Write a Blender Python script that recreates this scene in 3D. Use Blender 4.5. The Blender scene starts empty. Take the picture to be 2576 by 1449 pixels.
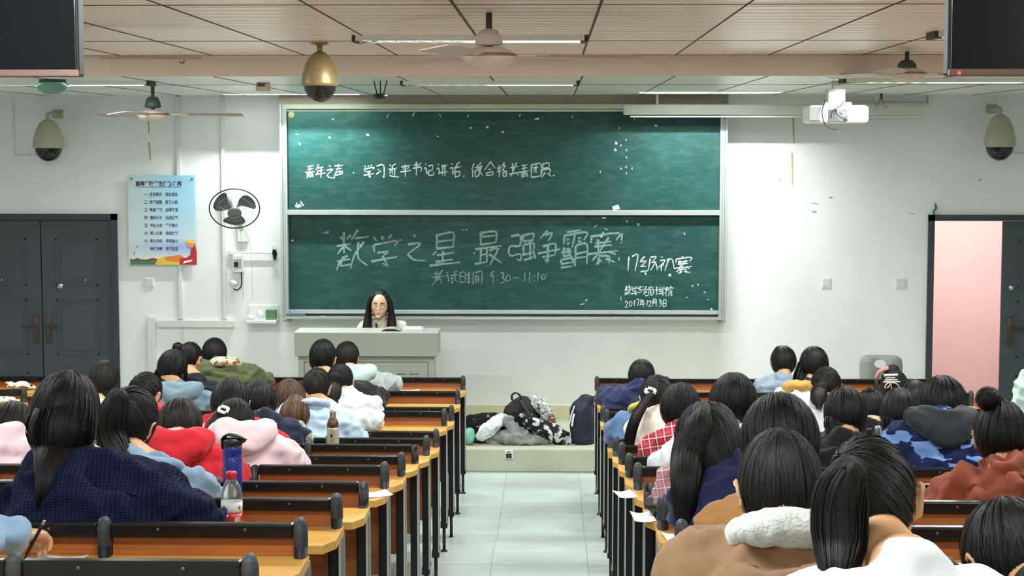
import bpy, bmesh, math, random
import numpy as np
from mathutils import Vector, Matrix, noise as mnoise

random.seed(7)
SC = bpy.context.scene
COL = SC.collection

# ------------------------------------------------------------------ camera
FOC, CX, CY = 4400.0, 1288.0, 724.5
EYE = np.array([0.0, 0.0, 2.74])


def _camera_axes(vx, vy):
    d = np.array([vx - CX, CY - vy, -FOC]); d /= np.linalg.norm(d)
    u = np.array([0, -d[2], d[1]]); u /= np.linalg.norm(u)
    if u[1] < 0:
        u = -u
    return np.array([np.cross(d, u), d, u])


RCAM = _camera_axes(1388, 358)
cam_data = bpy.data.cameras.new('camera')
cam_data.sensor_width = 36.0
cam_data.lens = FOC / 2576 * 36.0
cam_data.clip_start = 0.05
cam_data.clip_end = 200
cam = bpy.data.objects.new('camera', cam_data)
COL.objects.link(cam)
m4 = Matrix.Identity(4)
for i in range(3):
    for j in range(3):
        m4[i][j] = RCAM[i][j]
m4.translation = Vector(EYE)
cam.matrix_world = m4
SC.camera = cam


def at(px, py, Y):
    """world point seen at photo pixel (px, py) at depth Y into the hall"""
    r = RCAM @ np.array([px - CX, CY - py, -FOC])
    return r * (Y / r[1]) + EYE


# ------------------------------------------------------------------ world, exposure, lamps
SC.view_settings.view_transform = 'Standard'
SC.view_settings.look = 'None'
SC.view_settings.gamma = 1.0
SC.view_settings.use_curve_mapping = False
SC.view_settings.exposure = 0.0
W = bpy.data.worlds.new('world')
SC.world = W
W.use_nodes = True
W.node_tree.nodes['Background'].inputs[0].default_value = (0.75, 0.85, 1.0, 1)
W.node_tree.nodes['Background'].inputs[1].default_value = 0.05

CEIL_NEAR, CEIL_FAR, STEP_Y, WALL_Y = 3.30, 3.165, 11.35, 15.97
LIGHT_W_NEAR, LIGHT_W_MID, LIGHT_W_FRONT = 42.0, 60.0, 88.0
LAMP_COLOR = (0.93, 1.0, 0.985)
# (x, y, half width of the recess or 0) one entry per fluorescent fitting
FITTINGS = [(-2.30, 15.50, 0.074), (1.35, 15.05, 0.18),
            (-3.40, 12.20, 0), (-0.43, 12.25, 0), (2.55, 11.80, 0),
            (-3.40, 9.33, 0), (-0.43, 9.33, 0), (2.55, 9.05, 0),
            (-3.40, 6.30, 0), (-0.43, 6.30, 0), (2.55, 6.30, 0),
            (-3.40, 3.20, 0), (-0.43, 3.20, 0), (2.55, 3.20, 0),
            (-3.40, 0.20, 0), (-0.43, 0.20, 0), (2.55, 0.20, 0)]


def area_lamp(name, loc, sx, sy, watts, color, rot=(0, 0, 0)):
    l = bpy.data.lights.new(name, 'AREA')
    l.shape = 'RECTANGLE'; l.size = sx; l.size_y = sy
    l.energy = watts; l.color = color
    o = bpy.data.objects.new(name, l)
    o.location = loc; o.rotation_euler = rot
    COL.objects.link(o)
    return o


for (fx, fy, rec) in FITTINGS:
    cz = CEIL_FAR if fy > STEP_Y else CEIL_NEAR
    if rec:
        area_lamp('tube_light', (fx, fy, cz + 0.098), 1.14, 0.02, LIGHT_W_FRONT, LAMP_COLOR)
    else:
        area_lamp('tube_light', (fx, fy, cz - 0.032), 1.14, 0.16, LIGHT_W_MID if fy > 8 else LIGHT_W_NEAR, LAMP_COLOR)
area_lamp('corridor_light', (4.3, 17.3, 2.75), 1.6, 0.8, 75, (1.0, 0.95, 0.93))


# ------------------------------------------------------------------ materials
def lin(c):
    out = []
    for v in c[:3]:
        v = v / 255.0
        out.append(v / 12.92 if v <= 0.04045 else ((v + 0.055) / 1.055) ** 2.4)
    return tuple(out) + (1.0,)


class NT:
    def __init__(self, name):
        self.m = bpy.data.materials.new(name); self.m.use_nodes = True
        self.t = self.m.node_tree
        self.b = self.t.nodes['Principled BSDF']

    def n(self, kind, **kw):
        nd = self.t.nodes.new(kind)
        for k, v in kw.items():
            if k.startswith('i_'):
                key = k[2:]
                key = int(key) if key.isdigit() else key.replace('_', ' ')
                nd.inputs[key].default_value = v
            else:
                setattr(nd, k, v)
        return nd

    def l(self, a, b):
        self.t.links.new(a, b)

    def coords(self, scale=(1, 1, 1), kind='Object', rot=(0, 0, 0)):
        tc = self.n('ShaderNodeTexCoord'); mp = self.n('ShaderNodeMapping')
        mp.inputs['Scale'].default_value = scale
        mp.inputs['Rotation'].default_value = rot
        self.l(tc.outputs[kind], mp.inputs['Vector'])
        return mp.outputs['Vector']

    def noise(self, vec, scale=5, detail=3, rough=0.55):
        nd = self.n('ShaderNodeTexNoise')
        nd.inputs['Scale'].default_value = scale
        nd.inputs['Detail'].default_value = detail
        nd.inputs['Roughness'].default_value = rough
        self.l(vec, nd.inputs['Vector'])
        return nd.outputs['Fac']

    def ramp(self, fac, stops, interp='LINEAR'):
        r = self.n('ShaderNodeValToRGB'); r.color_ramp.interpolation = interp
        el = r.color_ramp.elements
        while len(el) < len(stops):
            el.new(0.5)
        for e, (p, c) in zip(el, stops):
            e.position = p; e.color = c if len(c) == 4 else tuple(c) + (1,)
        self.l(fac, r.inputs['Fac'])
        return r.outputs['Color']

    def mix(self, fac, a, b):
        mx = self.n('ShaderNodeMix', data_type='RGBA')
        for sock, v in ((mx.inputs[0], fac), (mx.inputs[6], a), (mx.inputs[7], b)):
            if hasattr(v, 'is_output'):
                self.l(v, sock)
            else:
                sock.default_value = v
        return mx.outputs[2]

    def bump(self, h, strength=0.3, dist=0.01):
        b = self.n('ShaderNodeBump')
        b.inputs['Strength'].default_value = strength
        b.inputs['Distance'].default_value = dist
        self.l(h, b.inputs['Height'])
        self.l(b.outputs['Normal'], self.b.inputs['Normal'])


MATS = {}


def mat(name, rgb, rough=0.6, metal=0.0, var=0.12, vscale=8.0, bump=0.0, bscale=60.0, spec=0.5,
        sheen=0.0, trans=0.0, ior=1.45, emit=None, estr=0.0, coat=0.0, stretch=(1, 1, 1)):
    if name in MATS:
        return MATS[name]
    k = NT(name)
    b = k.b
    b.inputs['Roughness'].default_value = rough
    b.inputs['Metallic'].default_value = metal
    b.inputs['Specular IOR Level'].default_value = spec
    b.inputs['Sheen Weight'].default_value = sheen
    b.inputs['Transmission Weight'].default_value = trans
    b.inputs['IOR'].default_value = ior
    b.inputs['Coat Weight'].default_value = coat
    c = lin(rgb)
    if var > 0:
        v = k.coords(stretch)
        f = k.noise(v, vscale, 4)
        d = tuple(x * (1 - var) for x in c[:3]) + (1,)
        u = tuple(min(1, x * (1 + var)) for x in c[:3]) + (1,)
        k.l(k.ramp(f, [(0.3, d), (0.7, u)]), b.inputs['Base Color'])
        if bump > 0:
            k.bump(k.noise(v, bscale, 2), bump, 0.004)
    else:
        b.inputs['Base Color'].default_value = c
    if emit is not None:
        b.inputs['Emission Color'].default_value = lin(emit)
        b.inputs['Emission Strength'].default_value = estr
    MATS[name] = k.m
    return k.m


# ------------------------------------------------------------------ mesh helpers
class MB:
    """collects shapes into one mesh (verts, faces, uvs, material slots)"""

    def __init__(self):
        self.v, self.f, self.uv, self.mi, self.sm = [], [], [], [], []
        self.nv = 0

    def add(self, verts, faces, uvs=None, mi=0, smooth=True):
        verts = np.asarray(verts, float).reshape(-1, 3)
        o = self.nv
        self.v.append(verts); self.nv += len(verts)
        for i, f in enumerate(faces):
            self.f.append(tuple(int(a) + o for a in f))
            self.uv.append(uvs[i] if uvs is not None else None)
            self.mi.append(mi); self.sm.append(smooth)
        return self

    def box(self, lo, hi, mi=0, rot=None, piv=None):
        x0, y0, z0 = lo; x1, y1, z1 = hi
        v = np.array([(x0, y0, z0), (x1, y0, z0), (x1, y1, z0), (x0, y1, z0),
                      (x0, y0, z1), (x1, y0, z1), (x1, y1, z1), (x0, y1, z1)], float)
        if rot is not None:
            c = v.mean(0) if piv is None else np.array(piv)
            v = (v - c) @ np.array(Matrix(rot).to_3x3()).T + c
        self.add(v, [(0, 3, 2, 1), (4, 5, 6, 7), (0, 1, 5, 4), (1, 2, 6, 5), (2, 3, 7, 6), (3, 0, 4, 7)], None, mi, False)
        return self

    def bbox(self, lo, hi, r=0.006, mi=0, seg=2, rot=None, piv=None):
        """box with rounded edges"""
        bm = bmesh.new()
        bmesh.ops.create_cube(bm, size=1.0)
        lo = np.array(lo, float); hi = np.array(hi, float)
        for q in bm.verts:
            q.co = Vector((lo + hi) / 2 + np.array(q.co) * (hi - lo))
        r = min(r, 0.49 * float(min(hi - lo)))
        bmesh.ops.bevel(bm, geom=list(bm.edges), offset=r, segments=seg, affect='EDGES', profile=0.5)
        bm.verts.index_update()
        v = np.array([q.co[:] for q in bm.verts])
        if rot is not None:
            c = v.mean(0) if piv is None else np.array(piv)
            v = (v - c) @ np.array(Matrix(rot).to_3x3()).T + c
        self.add(v, [[q.index for q in f.verts] for f in bm.faces], None, mi, seg > 2)
        bm.free()
        return self

    def loft(self, rings, mi=0, cap=True, closed=True, smooth=True):
        n, s = len(rings), len(rings[0])
        v = np.concatenate([np.asarray(r, float) for r in rings])
        f, uv = [], []
        m = s if closed else s - 1
        for i in range(n - 1):
            for j in range(m):
                k = (j + 1) % s
                f.append((i * s + j, i * s + k, (i + 1) * s + k, (i + 1) * s + j))
                u0, u1, a, b = j / s, (j + 1) / s, i / (n - 1), (i + 1) / (n - 1)
                uv.append(((u0, a), (u1, a), (u1, b), (u0, b)))
        if cap and closed:
            v = np.vstack([v, rings[0].mean(0), rings[-1].mean(0)])
            for j in range(s):
                k = (j + 1) % s
                f.append((n * s, k, j)); uv.append(((j / s, 0), (j / s, 0), (j / s, 0)))
                f.append((n * s + 1, (n - 1) * s + j, (n - 1) * s + k)); uv.append(((j / s, 1),) * 3)
        self.add(v, f, uv, mi, smooth)
        return self

    def tube(self, pts, rad, seg=16, ref=(1, 0, 0), mi=0, rounded=True, sub=3, ridge=0.0, cap=True, seed=0):
        """smooth tube through pts; rad holds numbers or (across, deep) pairs"""
        pts = np.asarray(pts, float)
        rad = np.array([(r, r) if np.isscalar(r) else r for r in rad], float)
        if len(rad) == 1:
            rad = np.repeat(rad, len(pts), 0)
        P, Rr = catmull(pts, rad, sub)
        n = len(P)
        T = np.gradient(P, axis=0)
        T /= np.linalg.norm(T, axis=1)[:, None] + 1e-12
        ref = np.array(ref, float)
        if rounded:
            h0, h1 = Rr[0].min(), Rr[-1].min()
            pre = [(P[0] - T[0] * h0 * math.sin(a), Rr[0] * math.cos(a)) for a in (1.5, 1.15, 0.75, 0.35)]
            post = [(P[-1] + T[-1] * h1 * math.sin(a), Rr[-1] * math.cos(a)) for a in (0.35, 0.75, 1.15, 1.5)]
            P = np.array([q[0] for q in pre] + list(P) + [q[0] for q in post])
            Rr = np.array([q[1] for q in pre] + list(Rr) + [q[1] for q in post])
            T = np.vstack([np.repeat(T[:1], 4, 0), T, np.repeat(T[-1:], 4, 0)])
        ang = np.linspace(0, 2 * math.pi, seg, endpoint=False)
        rings = []
        prev = None
        rn = np.array([mnoise.noise(Vector((math.cos(a) * seg / 9.0, math.sin(a) * seg / 9.0, seed * 3.7))) for a in ang]) if ridge else None
        for i in range(len(P)):
            t = T[i]
            s = ref - t * ref.dot(t)
            if np.linalg.norm(s) < 0.2 and prev is not None:
                s = prev - t * prev.dot(t)
            elif np.linalg.norm(s) < 0.2:
                s = np.array([0, 0, 1.0]) - t * t[2]
            s /= np.linalg.norm(s); prev = s
            nn = np.cross(t, s)
            k = 1.0
            if ridge:
                k = (1 + ridge * rn)[:, None]
            rings.append(P[i] + (np.outer(np.cos(ang), s) * Rr[i][0] + np.outer(np.sin(ang), nn) * Rr[i][1]) * k)
        return self.loft(rings, mi, cap)

    def ball(self, c, r, nu=20, nv=12, mi=0, R=None):
        r = np.array((r, r, r) if np.isscalar(r) else r, float)
        rings = []
        for i in range(nv + 1):
            th = max(1e-3, min(math.pi - 1e-3, math.pi * i / nv))
            ring = np.array([(math.sin(th) * math.cos(a), math.sin(th) * math.sin(a), math.cos(th))
                             for a in np.linspace(0, 2 * math.pi, nu, endpoint=False)]) * r
            if R is not None:
                ring = ring @ np.asarray(R).T
            rings.append(ring + np.array(c))
        return self.loft(rings[::-1], mi)

    def lathe(self, prof, c=(0, 0, 0), seg=28, mi=0, axis=None):
        """profile of (radius, height) turned about z"""
        ang = np.linspace(0, 2 * math.pi, seg, endpoint=False)
        rings = []
        for (r, z) in prof:
            ring = np.stack([np.cos(ang) * max(r, 1e-4), np.sin(ang) * max(r, 1e-4), np.full(seg, z)], 1)
            if axis is not None:
                ring = ring @ np.array(Matrix(axis).to_3x3()).T
            rings.append(ring + np.array(c))
        return self.loft(rings, mi)

    def prism(self, poly, y0, y1, mi=0):
        """outline in (x, z) pushed along y"""
        n = len(poly)
        v = [(x, y0, z) for x, z in poly] + [(x, y1, z) for x, z in poly]
        f = [tuple(range(n)), tuple(range(2 * n - 1, n - 1, -1))]
        f += [(i, i + n, (i + 1) % n + n, (i + 1) % n) for i in range(n)]
        return self.add(v, f, None, mi, False)

    def prism_z(self, poly, z0, z1, mi=0):
        n = len(poly)
        v = [(x, y, z0) for x, y in poly] + [(x, y, z1) for x, y in poly]
        f = [tuple(range(n - 1, -1, -1)), tuple(range(n, 2 * n))]
        f += [(i, (i + 1) % n, (i + 1) % n + n, i + n) for i in range(n)]
        return self.add(v, f, None, mi, False)

    def mesh(self, name, mats, origin=(0, 0, 0)):
        me = bpy.data.meshes.new(name)
        v = np.concatenate(self.v) - np.array(origin)
        me.from_pydata([tuple(q) for q in v], [], self.f)
        if not isinstance(mats, (list, tuple)):
            mats = [mats]
        for q in mats:
            me.materials.append(q)
        me.polygons.foreach_set('material_index', self.mi)
        me.polygons.foreach_set('use_smooth', self.sm)
        if any(u is not None for u in self.uv):
            lay = me.uv_layers.new(name='UVMap')
            flat = []
            for f, u in zip(self.f, self.uv):
                if u is None:
                    flat += [0.0, 0.0] * len(f)
                else:
                    for q in u:
                        flat += [q[0], q[1]]
            lay.data.foreach_set('uv', flat)
        me.validate(); me.update()
        return me

    def obj(self, name, mats, parent=None, origin=(0, 0, 0), fix=True):
        me = self.mesh(name, mats, origin)
        if fix:
            bm = bmesh.new(); bm.from_mesh(me)
            bmesh.ops.recalc_face_normals(bm, faces=bm.faces)
            bm.to_mesh(me); bm.free()
        return link(name, me, parent)


def catmull(P, Rr, sub):
    if sub <= 1 or len(P) < 3:
        return P, Rr
    A = np.hstack([P, Rr])
    A = np.vstack([2 * A[0] - A[1], A, 2 * A[-1] - A[-2]])
    out = []
    for i in range(1, len(A) - 2):
        p0, p1, p2, p3 = A[i - 1], A[i], A[i + 1], A[i + 2]
        for k in range(sub):
            t = k / sub
            out.append(0.5 * (2 * p1 + (p2 - p0) * t + (2 * p0 - 5 * p1 + 4 * p2 - p3) * t * t + (3 * p1 - p0 - 3 * p2 + p3) * t ** 3))
    out.append(A[-2])
    out = np.array(out)
    R2 = out[:, P.shape[1]:]
    R2 = np.maximum(R2, Rr.min() * 0.6)
    return out[:, :P.shape[1]], R2


def link(name, me, parent=None):
    o = bpy.data.objects.new(name, me)
    COL.objects.link(o)
    if parent is not None:
        o.parent = parent
    return o


def tag(o, label, cat, group=None, kind=None):
    if label: o['label'] = label
    if cat: o['category'] = cat
    if group: o['group'] = group
    if kind: o['kind'] = kind
    return o


def thing(name, label, cat, loc=(0, 0, 0), group=None, rz=0.0):
    o = bpy.data.objects.new(name, None)
    o.empty_display_size = 0.1
    COL.objects.link(o)
    o.location = tuple(float(a) for a in loc); o.rotation_euler = (0, 0, rz)
    return tag(o, label, cat, group)


def bay_x(k, x):
    """middle of the seat bay of the bench rows nearest to x"""
    if x < -0.2:
        cs = [XA - (i + 0.5) * PITCH for i in range(6)]
    else:
        cs = [XB + (i + 0.5) * PITCH for i in range(5)]
    return min(cs, key=lambda c: abs(c - x))


def struct(o):
    o['kind'] = 'structure'
    return o


def weld(mb, name, mats, voxel=0.012, smooth=3, wrinkle=0.0, wscale=(7, 7, 12), parent=None, origin=(0, 0, 0), seed=0):
    """fuse the collected shapes into one continuous skin"""
    me = mb.mesh(name, mats, origin)
    tmp = bpy.data.objects.new(name, me)
    COL.objects.link(tmp)
    md = tmp.modifiers.new('r', 'REMESH'); md.mode = 'VOXEL'; md.voxel_size = voxel
    if smooth:
        s = tmp.modifiers.new('s', 'SMOOTH'); s.factor = 0.5; s.iterations = smooth
    dg = bpy.context.evaluated_depsgraph_get()
    ev = tmp.evaluated_get(dg)
    out = bpy.data.meshes.new_from_object(ev)
    bpy.data.objects.remove(tmp); bpy.data.meshes.remove(me)
    out.name = name
    n = len(out.vertices)
    if wrinkle > 0:
        co = np.empty(n * 3); out.vertices.foreach_get('co', co); co = co.reshape(-1, 3)
        no = np.empty(n * 3); out.vertex_normals.foreach_get('vector', no); no = no.reshape(-1, 3)
        q = co * np.array(wscale) + seed * 5.1
        d = np.empty(n)
        for i_, p in enumerate(q):
            v_ = Vector(p)
            n1 = mnoise.noise(v_ + Vector((0.6, 0.3, 0.2)) * mnoise.noise(v_ * 0.6))
            n2 = mnoise.noise(v_ * 2.1 + Vector((9.1, 2.2, 4.4)))
            d[i_] = (1 - min(1.0, abs(n1) * 2.2)) ** 2 * 1.1 + 0.4 * (1 - min(1.0, abs(n2) * 2.2)) ** 2
        d = d - 0.4
        ed = np.empty(len(out.edges) * 2, int); out.edges.foreach_get('vertices', ed); ed = ed.reshape(-1, 2)
        for _ in range(3):          # soften the folds
            acc = np.zeros(n); cnt = np.zeros(n)
            np.add.at(acc, ed[:, 0], d[ed[:, 1]]); np.add.at(acc, ed[:, 1], d[ed[:, 0]])
            np.add.at(cnt, ed[:, 0], 1); np.add.at(cnt, ed[:, 1], 1)
            d = 0.4 * d + 0.6 * acc / np.maximum(cnt, 1)
        fine = np.array([mnoise.noise(Vector(p) * 1.9 + Vector((3.3, 8.1, 1.7))) for p in q])
        d = np.maximum(d, -0.12) + 0.22 * np.maximum(fine, -0.4)
        co += no * d[:, None] * wrinkle
        out.vertices.foreach_set('co', co.reshape(-1))
    out.polygons.foreach_set('use_smooth', [True] * len(out.polygons))
    out.materials.clear()
    for q in (mats if isinstance(mats, (list, tuple)) else [mats]):
        out.materials.append(q)
    out.update()
    return link(name, out, parent)


def text_mesh(body, size, name='lettering', align='LEFT', bold=0.0):
    c = bpy.data.curves.new(name, 'FONT'); c.body = body; c.size = size; c.align_x = align; c.offset = bold
    o = bpy.data.objects.new(name, c); COL.objects.link(o)
    dg = bpy.context.evaluated_depsgraph_get()
    me = bpy.data.meshes.new_from_object(o.evaluated_get(dg))
    bpy.data.objects.remove(o); bpy.data.curves.remove(c)
    return me


def text_on(mb, body, size, origin, mi=0, right=(1, 0, 0), up=(0, 0, 1), align='LEFT', width=None, bold=0.0):
    me = text_mesh(body, size, align=align, bold=bold)
    v = np.array([q.co[:] for q in me.vertices]).reshape(-1, 3)
    if len(v):
        if width:
            w = v[:, 0].max() - v[:, 0].min()
            v[:, 0] *= width / w
        p = np.array(origin) + np.outer(v[:, 0], right) + np.outer(v[:, 1], up)
        mb.add(p, [list(f.vertices) for f in me.polygons], None, mi, False)
    bpy.data.meshes.remove(me)


# ------------------------------------------------------------------ floor profile and seat rows
ROW_TOP = [1.808, 1.718, 1.623, 1.520, 1.431, 1.328, 1.240, 1.136, 1.041, 1.039, 0.943, 0.939, 0.931]
BENCH_H = 0.92


def row_y(k):
    return 3.91 + 0.8 * (k - 1)


def row_top(k):
    return ROW_TOP[k - 1] if k >= 1 else 1.808 + 0.098 * (1 - k)


def row_base(k):
    return row_top(k) - BENCH_H


FLOOR_PTS = [(-4.0, 1.80)] + [(row_y(k), row_base(k)) for k in range(-1, 14)] + [(14.4, 0.0), (19.0, 0.0)]


def floor_z(y):
    return float(np.interp(y, [p[0] for p in FLOOR_PTS], [p[1] for p in FLOOR_PTS]))
# ================================================================== the room
M_WALL = NT('wall_paint')
_v = M_WALL.coords()
M_WALL.l(M_WALL.ramp(M_WALL.noise(_v, 1.3, 5), [(0.35, lin((226, 228, 226))), (0.65, lin((236, 238, 236)))]), M_WALL.b.inputs['Base Color'])
M_WALL.b.inputs['Roughness'].default_value = 0.75
M_WALL.bump(M_WALL.noise(_v, 90, 2), 0.08, 0.003)
M_WALL = M_WALL.m


def ceiling_mat(name, base, seam):
    """strip panels running across the hall: slight waves in each strip, soft sheen"""
    k = NT(name)
    v = k.coords()
    f = k.noise(k.coords((0.35, 5.0, 1.0)), 3.0, 4, 0.6)
    d = tuple(x * 0.88 for x in lin(base)[:3]) + (1,)
    k.l(k.ramp(f, [(0.3, d), (0.7, lin(base))]), k.b.inputs['Base Color'])
    k.b.inputs['Roughness'].default_value = 0.28
    k.b.inputs['Specular IOR Level'].default_value = 0.45
    w = k.n('ShaderNodeTexWave', wave_type='BANDS', bands_direction='Y', wave_profile='SIN')
    w.inputs['Scale'].default_value = 1.6
    w.inputs['Distortion'].default_value = 0.6
    w.inputs['Detail'].default_value = 2
    k.l(v, w.inputs['Vector'])
    g = k.noise(k.coords((0.7, 2.5, 1.0)), 2.0, 3)
    a = k.n('ShaderNodeMath', operation='ADD'); k.l(w.outputs['Fac'], a.inputs[0]); k.l(g, a.inputs[1])
    k.bump(a.outputs[0], 0.55, 0.02)
    return k.m


M_CEIL_N = ceiling_mat('ceiling_panel_warm', (240, 222, 211), None)
M_CEIL_F = ceiling_mat('ceiling_panel_cool', (226, 232, 222), None)
M_SEAM = mat('panel_seam', (70, 58, 52), 0.8, var=0.3)
M_FASCIA = mat('fascia_paint', (232, 214, 200), 0.6, var=0.04, vscale=2)

_k = NT('floor_tile')
_v = _k.coords()
_br = _k.n('ShaderNodeTexBrick'); _br.offset = 0.0; _br.squash = 1.0
_br.inputs['Scale'].default_value = 1.0
_br.inputs['Mortar Size'].default_value = 0.0022
_br.inputs['Mortar Smooth'].default_value = 0.1
_br.inputs['Brick Width'].default_value = 0.6
_br.inputs['Row Height'].default_value = 0.6
_br.inputs['Color1'].default_value = lin((200, 212, 204))
_br.inputs['Color2'].default_value = lin((192, 204, 197))
_br.inputs['Mortar'].default_value = lin((150, 158, 152))
_mp = _k.n('ShaderNodeMapping'); _mp.inputs['Location'].default_value = (0.37, 0.1, 0); _k.l(_v, _mp.inputs['Vector'])
_k.l(_mp.outputs['Vector'], _br.inputs['Vector'])
_dirt = _k.ramp(_k.noise(_v, 2.2, 6, 0.6), [(0.3, lin((222, 224, 222))), (0.62, lin((255, 255, 255)))])
_mm = _k.n('ShaderNodeMix', data_type='RGBA', blend_type='MULTIPLY'); _mm.inputs[0].default_value = 0.8
_k.l(_br.outputs['Color'], _mm.inputs[6]); _k.l(_dirt, _mm.inputs[7])
_k.l(_mm.outputs[2], _k.b.inputs['Base Color'])
_k.b.inputs['Roughness'].default_value = 0.28
_k.b.inputs['Specular IOR Level'].default_value = 0.45
M_FLOOR = _k.m
M_PLAT = mat('platform_screed', (186, 186, 168), 0.6, var=0.08, vscale=3, bump=0.1)
M_BASE = mat('tan_skirting', (200, 194, 160), 0.55, var=0.06)
M_DOOR = mat('door_grey_steel', (66, 75, 80), 0.5, var=0.06, vscale=2.5)
M_FRAME = mat('door_frame_steel', (56, 60, 66), 0.5, var=0.08)
M_BRASS = mat('old_brass', (92, 84, 66), 0.35, 0.8, var=0.15)
M_STEEL = mat('bright_steel', (196, 200, 202), 0.28, 1.0, var=0.05)
M_WHITEP = mat('white_plastic', (226, 230, 228), 0.4, var=0.03)
M_GREYP = mat('trunking_plastic', (216, 220, 212), 0.5, var=0.05, vscale=3)
M_BLACKP = mat('black_plastic', (22, 24, 26), 0.4, var=0.1)
M_PINK = mat('pink_corridor_paint', (236, 210, 204), 0.7, var=0.03, vscale=2)
M_REDFLOOR = mat('corridor_red_floor', (150, 72, 66), 0.5, var=0.08)
M_RUST = mat('rust_streak', (196, 172, 130), 0.8, var=0.15)

XL, XR, YB = -6.3, 6.1, -3.2
# floor
mb = MB()
pts = [p for p in FLOOR_PTS if p[0] < 16.2 and p[0] > -3.3]
pts = [(-3.4, floor_z(-3.4))] + pts + [(16.1, 0.0)]
for (y0, z0), (y1, z1) in zip(pts[:-1], pts[1:]):
    mb.add([(XL, y0, z0), (XR, y0, z0), (XR, y1, z1), (XL, y1, z1)], [(0, 1, 2, 3)], None, 0, False)
    mb.add([(XL, y0, -0.2), (XR, y0, -0.2), (XR, y1, -0.2), (XL, y1, -0.2)], [(3, 2, 1, 0)], None, 0, False)
struct(mb.obj('floor', M_FLOOR, fix=False))


def holed(mb, x0, x1, y0, y1, z, holes, mi=0):
    """flat ceiling sheet with rectangular openings for the recessed fittings"""
    xs = sorted({x0, x1} | {h[0] for h in holes} | {h[1] for h in holes})
    ys = sorted({y0, y1} | {h[2] for h in holes} | {h[3] for h in holes})
    for a, b in zip(xs[:-1], xs[1:]):
        for c, d in zip(ys[:-1], ys[1:]):
            mx, my = (a + b) / 2, (c + d) / 2
            if any(h[0] < mx < h[1] and h[2] < my < h[3] for h in holes):
                continue
            mb.add([(a, c, z), (a, d, z), (b, d, z), (b, c, z)], [(0, 1, 2, 3)], None, mi, False)


mb = MB()
holes = [(x - 0.6, x + 0.6, y - r, y + r) for x, y, r in FITTINGS if r]
holed(mb, XL, XR, STEP_Y, WALL_Y, CEIL_FAR, holes, 1)
holed(mb, XL, XR, YB, STEP_Y, CEIL_NEAR, [], 0)
mb.add([(XL, STEP_Y, CEIL_FAR), (XR, STEP_Y, CEIL_FAR), (XR, STEP_Y, CEIL_NEAR), (XL, STEP_Y, CEIL_NEAR)], [(0, 1, 2, 3)], None, 2, False)
struct(mb.obj('ceiling', [M_CEIL_N, M_CEIL_F, M_FASCIA], fix=False))
# dark seams between the ceiling panels
mb = MB()
xs = -0.36 - 0.02
for i in range(-10, 12):
    x = -0.40 + 0.597 * i
    if XL < x < XR:
        wdt = 0.0055 if i in (0, 1) else 0.0032
        mb.box((x - wdt, YB, CEIL_NEAR - 0.003), (x + wdt, STEP_Y, CEIL_NEAR + 0.002))
        for fx, fy, r in ():
            pass
        mb.box((x - wdt * 0.8, STEP_Y, CEIL_FAR - 0.003), (x + wdt * 0.8, WALL_Y, CEIL_FAR + 0.002))
for y in (3.6, 7.2, 9.75, 11.33):
    mb.box((XL, y - 0.004, CEIL_NEAR - 0.002), (XR, y + 0.004, CEIL_NEAR + 0.002))
for y in (13.0,):
    mb.box((XL, y - 0.004, CEIL_FAR - 0.002), (XR, y + 0.004, CEIL_FAR + 0.002))
struct(mb.obj('trim_1', M_SEAM))

# front wall with the two doorways
DL0, DL1 = -5.42, -3.985      # left double door
DR0, DR1 = 3.42, 4.86         # right double door
DT = 2.085
mb = MB()


def wall_piece(a, b, z0, z1):
    mb.box((a, WALL_Y, z0), (b, WALL_Y + 0.2, z1))


wall_piece(XL, DL0, -0.1, 3.6); wall_piece(DL0, DL1, DT, 3.6); wall_piece(DL1, DR0, -0.1, 3.6)
wall_piece(DR0, DR1, DT, 3.6); wall_piece(DR1, XR, -0.1, 3.6)
struct(mb.obj('wall_front', M_WALL))
mb = MB().box((XL - 0.2, YB, -0.2), (XL, WALL_Y + 0.2, 3.6)); struct(mb.obj('wall_left', M_WALL))
mb = MB().box((XR, YB, -0.2), (XR + 0.2, WALL_Y + 0.2, 3.6)); struct(mb.obj('wall_right', M_WALL))
mb = MB().box((XL - 0.2, YB - 0.2, -0.2), (XR + 0.2, YB, 3.6)); struct(mb.obj('wall_back', M_WALL))
# dusky drop beam over the board
a = at(702, 243, 15.8); b = at(1832, 262, 15.8)
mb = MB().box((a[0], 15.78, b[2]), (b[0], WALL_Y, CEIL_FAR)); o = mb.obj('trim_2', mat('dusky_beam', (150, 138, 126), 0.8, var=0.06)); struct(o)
# platform and skirting
mb = MB().bbox((-3.35, 14.4, 0.0), (3.22, WALL_Y, 0.195), 0.012)
struct(mb.obj('floor_platform', M_PLAT))
mb = MB()
mb.box((DL1 + 0.02, WALL_Y - 0.012, 0.195), (DR0 - 0.03, WALL_Y, 0.325))
struct(mb.obj('baseboard_front', M_BASE))

# corridor beyond the right door
mb = MB()
mb.box((2.2, 18.75, -0.05), (7.5, 18.9, 3.4))
mb.box((2.0, WALL_Y + 0.2, -0.05), (2.2, 18.9, 3.4))
mb.box((7.5, WALL_Y + 0.2, -0.05), (7.7, 18.9, 3.4))
struct(mb.obj('wall_corridor', M_PINK))
struct(MB().box((2.0, WALL_Y, -0.12), (7.7, 18.9, 0.0)).obj('floor_corridor', M_REDFLOOR))
struct(MB().box((2.0, WALL_Y + 0.2, 3.0), (7.7, 18.9, 3.1)).obj('ceiling_corridor', M_WALL))


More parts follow.
